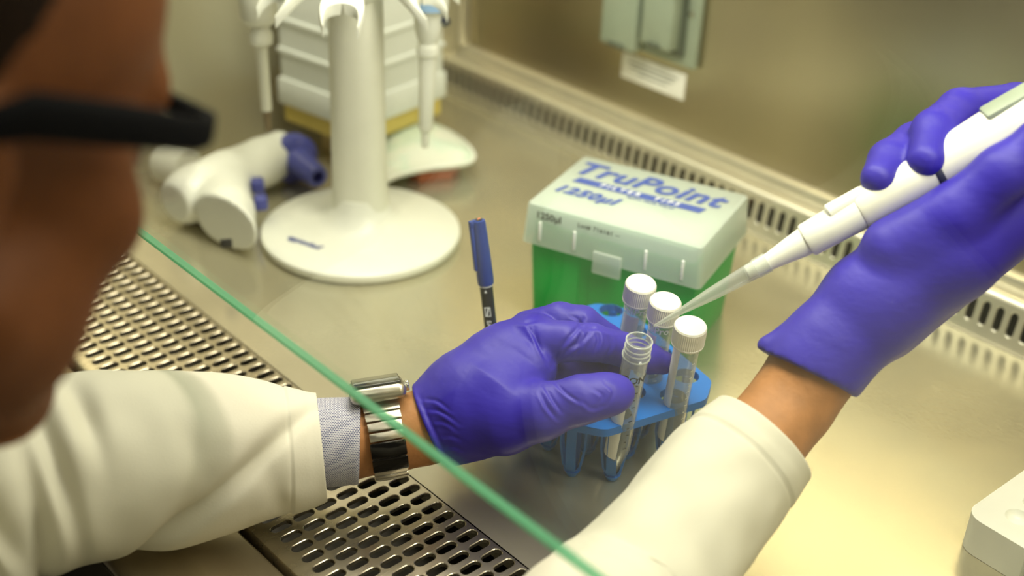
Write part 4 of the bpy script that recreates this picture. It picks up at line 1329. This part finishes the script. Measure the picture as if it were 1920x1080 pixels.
# trousers
tf = Field((-0.80, -0.45, -0.70), (-0.10, 0.30, -0.15), 0.008)
for s_ in (-1, 1):
    hip = pel + np.array([s_ * 0.085, 0.03, 0.02]); kn = np.array([hip[0] + s_ * 0.05, hip[1] + 0.40, -0.30]); an = np.array([kn[0], kn[1] - 0.06, -0.69])
    tf.cone(hip, kn, 0.090, 0.070, 0.03); tf.cone(kn, an, 0.068, 0.056, 0.02)
tf.cone(pel + np.array([-0.05, 0, 0.02]), pel + np.array([0.05, 0, 0.02]), 0.135, 0.135, 0.04)
tf.plane((0, 0, -0.685), (0, 0, 1))
smooth_all(obj('trousers', tf.mesh(), 'trousers', person))

# gloves
gl_pts = np.array([P(*q) for q in ((735, 815, 0.802), (836, 867, 0.79), (960, 620, 0.85), (1000, 640, 0.80), (1243, 680, 0.834), (1166, 736, 0.775), (1092, 606, 0.836), (1098, 706, 0.866), (1050, 716, 0.87), (985, 660, 0.86), (945, 785, 0.79), (1060, 770, 0.77))])
gf = Field(gl_pts.min(0) - 0.032, gl_pts.max(0) + 0.032, 0.00105)
gf2 = gf
left_hand(gf, 0.0010)
W0 = P(800, 803, 0.806); gdir = P(880, 757, 0.812) - P(735, 815, 0.802); gdir /= np.linalg.norm(gdir)
ce0, ce1 = P(779, 739, 0.806), P(836, 867, 0.806)
cutd = np.cross(ce1 - ce0, RW @ np.array([0, 0, 1.0])); cutd /= np.linalg.norm(cutd)
if cutd @ gdir < 0: cutd = -cutd
cmid = (ce0 + ce1) / 2
gf.cone(cmid - gdir * 0.012, cmid + gdir * 0.010, 0.0265, 0.0248, 0.004)
gf.cone(P(832, 846, 0.803), P(850, 838, 0.803), 0.0085, 0.0090, 0.008)
gf.plane(cmid, cutd)
gme = relax(gf.mesh(), 1)


def press_creases(me, lines):
    """press soft creases into the surface that faces along each traced line (px points, depth amplitude, half width)"""
    n_ = len(me.vertices); co = np.empty(n_ * 3); no = np.empty(n_ * 3)
    me.vertices.foreach_get('co', co); me.vertices.foreach_get('normal', no)
    co = co.reshape(-1, 3); no = no.reshape(-1, 3)
    rel = co - CP; c = rel @ RW
    pix = np.stack([960 + F * c[:, 0] / c[:, 2], 540 + F * c[:, 1] / c[:, 2]], 1)
    face = np.clip(-(no * rel).sum(1) / np.linalg.norm(rel, axis=1), 0, 1)
    near = c[:, 2] < 0.835
    tot = np.zeros(n_)
    for pts, amp, w in lines:
        Q = catmull(pts, 4 * len(pts)); best = np.full(n_, 1e9); tb = np.zeros(n_); sd = np.zeros(n_)
        for i in range(len(Q) - 1):
            a_, b_ = Q[i], Q[i + 1]; ab = b_ - a_
            t = np.clip(((pix - a_) @ ab) / (ab @ ab), 0, 1)
            dv = pix - (a_ + t[:, None] * ab); d = np.linalg.norm(dv, axis=1)
            m_ = d < best; best[m_] = d[m_]; tb[m_] = (i + t[m_]) / (len(Q) - 1); sd[m_] = np.sign(ab[0] * dv[m_, 1] - ab[1] * dv[m_, 0])
        fade = np.sin(np.pi * np.clip(tb, 0.04, 0.96)) ** 0.6
        prof_ = -np.exp(-(best / w) ** 2) + 0.75 * np.exp(-((best * sd - 2.0 * w) / (1.2 * w)) ** 2)
        tot += amp * fade * prof_ * (best < 6 * w)
    tot *= face ** 0.5 * near
    co = co + no * tot[:, None]
    me.vertices.foreach_set('co', co.ravel()); me.update()
    return me


press_creases(gme, [
    ([(792, 748), (820, 752), (846, 772)], 0.0007, 3.2), ([(800, 768), (828, 772), (862, 796)], 0.0008, 3.2), ([(812, 790), (836, 792), (858, 808)], 0.0006, 3.0), ([(824, 818), (846, 818), (866, 826)], 0.0005, 3.0),
    ([(828, 842), (850, 838), (870, 846)], 0.0005, 3.0), ([(786, 742), (806, 790), (838, 858)], 0.0008, 4.0),
    ([(1020, 722), (1036, 750), (1052, 772)], 0.0010, 3.0), ([(1012, 736), (1026, 764), (1044, 786)], 0.0010, 3.0), ([(1036, 712), (1062, 738), (1090, 756)], 0.0009, 3.0),
    ([(1034, 688), (1052, 650), (1082, 616), (1092, 598)], 0.0017, 4.0), ([(1046, 676), (1066, 654), (1084, 642), (1090, 612)], 0.0015, 3.6), ([(1000, 612), (1012, 650), (1028, 682)], 0.0009, 3.4), ([(988, 606), (1006, 640), (1020, 668)], 0.0008, 3.0),
    ([(1078, 668), (1092, 640), (1112, 616)], 0.0011, 3.4), ([(1112, 664), (1122, 640), (1118, 622)], 0.0011, 3.2), ([(1130, 676), (1146, 650), (1140, 626)], 0.0009, 3.0), ([(1096, 616), (1120, 616), (1150, 624)], 0.0008, 3.0),
    ([(1110, 728), (1130, 742), (1124, 758)], 0.0006, 3.2), ([(1134, 718), (1150, 734), (1142, 756)], 0.0006, 3.0), ([(1090, 750), (1110, 766), (1140, 758)], 0.0005, 3.2),
    ([(1070, 592), (1084, 600), (1096, 622)], 0.0009, 3.0), ([(960, 600), (990, 604), (1030, 590)], 0.0006, 4.0)])
smooth_all(obj('glove', gme, 'glove_nitrile', person))
rl = np.array([P(1380, 800, 0.80), P(2060, 120, 0.66), P(2060, 800, 0.88), P(1400, 140, 0.88), P(1400, 800, 0.66), P(2060, 140, 0.88)])
rgf = Field(rl.min(0) - 0.01, rl.max(0) + 0.01, 0.0019)
right_hand(rgf, 0.0010)
ra0, ra1 = P(1434, 660, 0.760), P(1592, 740, 0.760)
rd_ = P(1640, 570, 0.758) - wrR; rd_ /= np.linalg.norm(rd_)
rcut = np.cross(ra1 - ra0, RW @ np.array([0, 0, 1.0])); rcut /= np.linalg.norm(rcut)
if rcut @ rd_ < 0: rcut = -rcut
rmid = (ra0 + ra1) / 2
rgf.cone(rmid - rd_ * 0.014, rmid + rd_ * 0.022, 0.0300, 0.0285, 0.006)
rgf.cone(P(1438, 648, 0.760), P(1475, 640, 0.760), 0.006, 0.008, 0.006)
rgf.plane(rmid, rcut)
smooth_all(obj('glove', relax(rgf.mesh(), 2), 'glove_nitrile', person))
del gf, rgf, gf2


# ---- lab coat: torso, and two sleeves with cuffs, folds and open ends
def sleeve(rows, nr, ns, folds, seed, squash=0.93, hem=0.021):
    """rows = (point, radius) from cuff to shoulder; angle 0 faces the camera, +90 is up in the picture"""
    R_ = catmull([list(p) + [r_] for p, r_ in rows], nr)
    d = np.concatenate([[0], np.cumsum(np.linalg.norm(np.diff(R_[:, :3], axis=0), axis=1))])
    vs_, fs_ = [], []
    for i in range(nr):
        p = R_[i, :3]; t = R_[min(i + 1, nr - 1), :3] - R_[max(i - 1, 0), :3]
        f_ = frame(p, t, CP - p)
        for k in range(ns):
            th = 2 * math.pi * k / ns - math.pi
            s_ = d[i]; r_ = R_[i, 3]
            q = Vector((s_ * 16 + seed, math.cos(th) * 0.9, math.sin(th) * 0.9))
            dd = 0.0038 * mnoise.noise(q) * min(1, s_ / 0.03) + 0.0016 * mnoise.noise(q * 2.3) * min(1, s_ / 0.03)
            for (s0, t0, ds, dt, amp, sk) in folds:
                a_ = (th - math.radians(t0) + math.pi) % (2 * math.pi) - math.pi
                e_ = ((s_ - s0 - sk * a_) / ds) ** 2 + (a_ / math.radians(dt)) ** 2
                if e_ < 12: dd -= amp * math.exp(-e_)
            if hem: dd += 0.0007 if s_ < hem else -0.0006 * math.exp(-((s_ - hem - 0.001) / 0.0012) ** 2)
            rr = r_ + dd
            vs_.append(f_ @ Vector((rr * math.cos(th) * squash, rr * math.sin(th), 0)))
    for i in range(nr - 1):
        for k in range(ns):
            k2 = (k + 1) % ns
            fs_.append((i * ns + k, i * ns + k2, (i + 1) * ns + k2, (i + 1) * ns + k))
    return mesh(vs_, fs_)


cf_ = Field((-0.90, -0.48, -0.52), (-0.10, 0.22, HO[2] + 0.02), 0.007)
cf_.cone(neck_b + np.array([0, -0.005, -0.02]), chest, 0.080, 0.150, 0.05)
cf_.cone(chest, pel, 0.150, 0.160, 0.05)
for sh in (shL, shR): cf_.cone(neck_b + np.array([0, -0.015, -0.04]), sh, 0.062, 0.064, 0.03)
cf_.plane((0, 0, -0.47), (0, 0, 1))
coat = smooth_all(obj('lab_coat', relax(cf_.mesh(), 2), 'coat_cotton', person))
nkd = HL(0, -0.030, -0.045) - neck_b; nkd /= np.linalg.norm(nkd)
ncf = frame(neck_b, nkd, (1, 0, 0))
smooth_all(obj('collar', lathe([(0.082, -0.020), (0.074, 0.010), (0.071, 0.030), (0.074, 0.032), (0.083, 0.018), (0.098, -0.012), (0.096, -0.016)], 64, None, False, False), 'coat_cotton', coat, True, ncf))
lrows = [(P(603, 838, 0.797), 0.0338), (P(570, 842, 0.795), 0.0375), (P(510, 847, 0.790), 0.0440), (P(440, 850, 0.783), 0.0490), (P(340, 857, 0.772), 0.0530), (P(230, 866, 0.758), 0.0565), (P(130, 884, 0.745), 0.0580),
         (P(20, 915, 0.730), 0.0590), (P(-95, 955, 0.715), 0.0620), (shL * 0.45 + elL * 0.55, 0.0620), (shL * 0.85 + elL * 0.15, 0.066), (shL, 0.060)]
lf1 = [(0.060, -22, 0.0085, 62, 0.0090, -0.050), (0.098, -58, 0.011, 36, 0.0085, -0.030), (0.030, -50, 0.007, 30, 0.0030, 0.010),
       (0.163, 10, 0.0065, 55, 0.0125, 0.004), (0.180, -30, 0.0065, 50, 0.0140, -0.004), (0.198, 5, 0.0065, 60, 0.0130, 0.006), (0.213, -20, 0.008, 60, 0.0100, 0.0),
       (0.142, 34, 0.0065, 28, 0.0085, 0.006), (0.115, 20, 0.012, 30, 0.0022, 0.01), (0.070, 35, 0.016, 30, 0.0020, -0.01), (0.085, 5, 0.010, 26, 0.0018, 0.02), (0.235, 0, 0.010, 80, 0.010, 0)]
so = smooth_all(obj('sleeve', sleeve(lrows, 190, 120, lf1, 1.0), 'coat_cotton', coat))
md = so.modifiers.new('cloth', 'SOLIDIFY'); md.thickness = 0.0014; md.offset = -1
rrows = [(P(1431, 822, 0.750), 0.0352), (P(1400, 856, 0.746), 0.0375), (P(1345, 918, 0.735), 0.0400), (P(1270, 1010, 0.715), 0.0425), (P(1180, 1130, 0.690), 0.0470),
         (elR * 0.75 + wrR * 0.25, 0.0500), (elR, 0.0540), (elR * 0.5 + shR * 0.5, 0.0600), (shR, 0.064)]
rf1 = [(0.05, 20, 0.02, 40, 0.0016, 0.02), (0.10, -20, 0.012, 50, 0.0030, -0.02), (0.16, 0, 0.010, 60, 0.005, 0.0), (0.20, 30, 0.010, 60, 0.006, 0.0)]
so = smooth_all(obj('sleeve', sleeve(rrows, 120, 90, rf1, 5.0), 'coat_cotton', coat))
md = so.modifiers.new('cloth', 'SOLIDIFY'); md.thickness = 0.0014; md.offset = -1

# ---- shirt cuff showing between sleeve and watch
c0_, c1_ = P(590, 832, 0.796), P(674, 826, 0.800)
fr0 = frame(c0_, c1_ - c0_, CP - c0_)
nseg, nlen = 72, 10
vs, fs = [], []
Lc = float(np.linalg.norm(c1_ - c0_))
for i in range(nlen + 1):
    for k in range(nseg):
        a = 2 * math.pi * k / nseg
        r_ = 0.0283 - 0.0012 * i / nlen + 0.0003 * math.sin(3 * a + 1) + (0.0004 if i == nlen - 1 else 0)
        sl_ = 0.006 * math.sin(a) * (-0.35)
        vs.append(fr0 @ Vector((r_ * math.cos(a), r_ * math.sin(a) * 1.02, Lc * i / nlen + sl_ * i / nlen)))
for i in range(nlen):
    for k in range(nseg): fs.append((i * nseg + k, i * nseg + (k + 1) % nseg, (i + 1) * nseg + (k + 1) % nseg, (i + 1) * nseg + k))
me = mesh(vs, fs)
uvl = me.uv_layers.new(name='UVMap')
for li, l in enumerate(me.loops):
    i, k = divmod(l.vertex_index, nseg)
    poly_k = (li // 4) % nseg
    kk = nseg if (k == 0 and poly_k == nseg - 1) else k
    uvl.data[li].uv = (Lc * i / nlen, 2 * math.pi * 0.028 * kk / nseg)
co = smooth_all(obj('shirt_cuff', me, 'shirt_check', person))
md = co.modifiers.new('cloth', 'SOLIDIFY'); md.thickness = 0.0012; md.offset = -1

# ---- eyeglasses
eg = tag(empty('eyeglasses', HL(0, 0.10, 0.02)), "black half-rim eyeglasses on the person's face", 'eyeglasses')
obj('front_bar', sweep([HL(p[0], p[1] - 0.008, p[2]) for p in ((-0.0735, 0.088, 0.026), (-0.066, 0.097, 0.031), (-0.033, 0.103, 0.034), (-0.010, 0.105, 0.028), (0.010, 0.105, 0.028), (0.033, 0.103, 0.034), (0.066, 0.097, 0.031), (0.0735, 0.088, 0.026))], 0.0036, 10), 'frame_black', eg)
for s_ in (-1, 1):
    obj('temple', sweep([HL(s_ * x, y - 0.008, z) for x, y, z in ((0.0735, 0.090, 0.027), (0.0775, 0.080, 0.026), (0.0805, 0.040, 0.0255), (0.0815, 0.0, 0.0245), (0.080, -0.022, 0.016), (0.076, -0.040, -0.008))],
                        [0.0062, 0.0066, 0.0078, 0.0080, 0.0060, 0.0040], 12, False, 0.42, tuple(HRn @ np.array([1.0, 0, 0]))), 'frame_black', eg)
    n_ = 20
    lv = [HL(s_ * (0.037 + 0.027 * math.copysign(abs(math.cos(a)) ** 0.7, math.cos(a))), 0.0925 - 0.004 * math.cos(a) * 1, 0.013 + 0.0195 * math.copysign(abs(math.sin(a)) ** 0.7, math.sin(a))) for a in np.linspace(0, 2 * math.pi, n_ + 1)[:-1]]
    fwd_ = HRn @ np.array([0, 0.0018, 0])
    vs = [tuple(p) for p in lv] + [tuple(p + fwd_) for p in lv]
    fs = [tuple(range(n_ - 1, -1, -1)), tuple(range(n_, 2 * n_))] + [(k, (k + 1) % n_, n_ + (k + 1) % n_, n_ + k) for k in range(n_)]
    obj('lens', mesh(vs, fs), 'spectacle_lens', eg, False)

# ---- wristwatch
wa = P(795, 801, 0.806) - P(690, 819, 0.8005); wa /= np.linalg.norm(wa)
wc_ = P(722, 818, 0.801)
up = np.array([0, 0, 1.0]); up = up - wa * (up @ wa); up /= np.linalg.norm(up)
side = np.cross(wa, up)
tcam = CP - wc_
if side @ tcam < 0: side = -side
tl_ = math.radians(-26)
wn = up * math.cos(tl_) + side * math.sin(tl_); ws = side * math.cos(tl_) - up * math.sin(tl_)
RWR = 0.0262
watch = tag(empty('wristwatch', wc_ + wn * RWR), 'steel smartwatch with link bracelet on the left wrist', 'watch')
def WF(a): 
    """frame at angle a round the wrist from the dial: x along the arm, y round the wrist, z outward"""
    z = wn * math.cos(a) + ws * math.sin(a); y = ws * math.cos(a) - wn * math.sin(a)
    m4 = Matrix.Identity(4)
    for i in range(3): m4[i][0] = wa[i]; m4[i][1] = y[i]; m4[i][2] = z[i]; m4[i][3] = wc_[i]
    return m4
w0 = WF(0)
obj('case', box((-0.0185, -0.0200, RWR - 0.001), (0.0170, 0.0200, RWR + 0.0095), 0.0046, 4), 'watch_steel', watch, True, w0)
obj('dial_glass', box((-0.0160, -0.0175, RWR + 0.0090), (0.0145, 0.0175, RWR + 0.0108), 0.0012, 3), 'watch_glass', watch, True, w0)
obj('crown', lathe([(0.0, 0), (0.0032, 0.0), (0.0035, 0.0006), (0.0035, 0.0020), (0.0030, 0.0025), (0, 0.0026)], 24, None, False, False), 'chrome', watch, True, frame(wc_ + wn * (RWR + 0.0050) + wa * 0.0170 + ws * 0.006, wa, wn))
obj('side_button', box((0.0165, -0.012, RWR + 0.003), (0.0176, -0.003, RWR + 0.006), 0.0004), 'watch_steel', watch, True, w0)
brl = empty('tmp'); bpy.data.objects.remove(brl)
nl = 22
for i in range(nl):
    a = math.radians(38 + (360 - 76) * i / (nl - 1))
    w_ = 0.0105 + 0.0010 * math.exp(-((i - 0) / 2.0) ** 2) + 0.0010 * math.exp(-((i - nl + 1) / 2.0) ** 2)
    dark = 5 <= i <= 9
    obj('link', box((-w_, -0.00270, RWR - 0.0012), (w_, 0.00270, RWR + 0.0016), 0.0007, 2), 'watch_steel', watch, True, WF(a))
for i, a in enumerate((96, 117)):  # added black plates imitate the dark reflection low on the bracelet
    obj('dark_reflection_plate', box((-0.0112, -0.0050, RWR + 0.0012), (0.0112, 0.0050, RWR + 0.0030), 0.0009, 2), 'watch_black', watch, True, WF(math.radians(a)))

# ---- lab stool carrying the person
stl = tag(empty('lab_stool', (pel[0], pel[1] - 0.02, -0.75)), 'round black lab stool under the person', 'stool')
SM2 = Matrix.Translation((pel[0], pel[1] - 0.02, 0))
zs = pel[2] - 0.135
obj('seat', lathe([(0.0, zs - 0.055), (0.165, zs - 0.055), (0.180, zs - 0.04), (0.182, zs - 0.02), (0.170, zs - 0.004), (0.0, zs)], 48, None, False, False), 'stool_black', stl, True, SM2)
obj('column', lathe([(0.025, -0.70), (0.025, zs - 0.054)], 24), 'chrome', stl, True, SM2)
for k in range(5):
    a = math.radians(72 * k + 20)
    obj('leg', sweep([(0.02 * math.cos(a), 0.02 * math.sin(a), -0.695), (0.25 * math.cos(a), 0.25 * math.sin(a), -0.735)], [0.018, 0.014], 12), 'stool_black', stl, True, SM2)
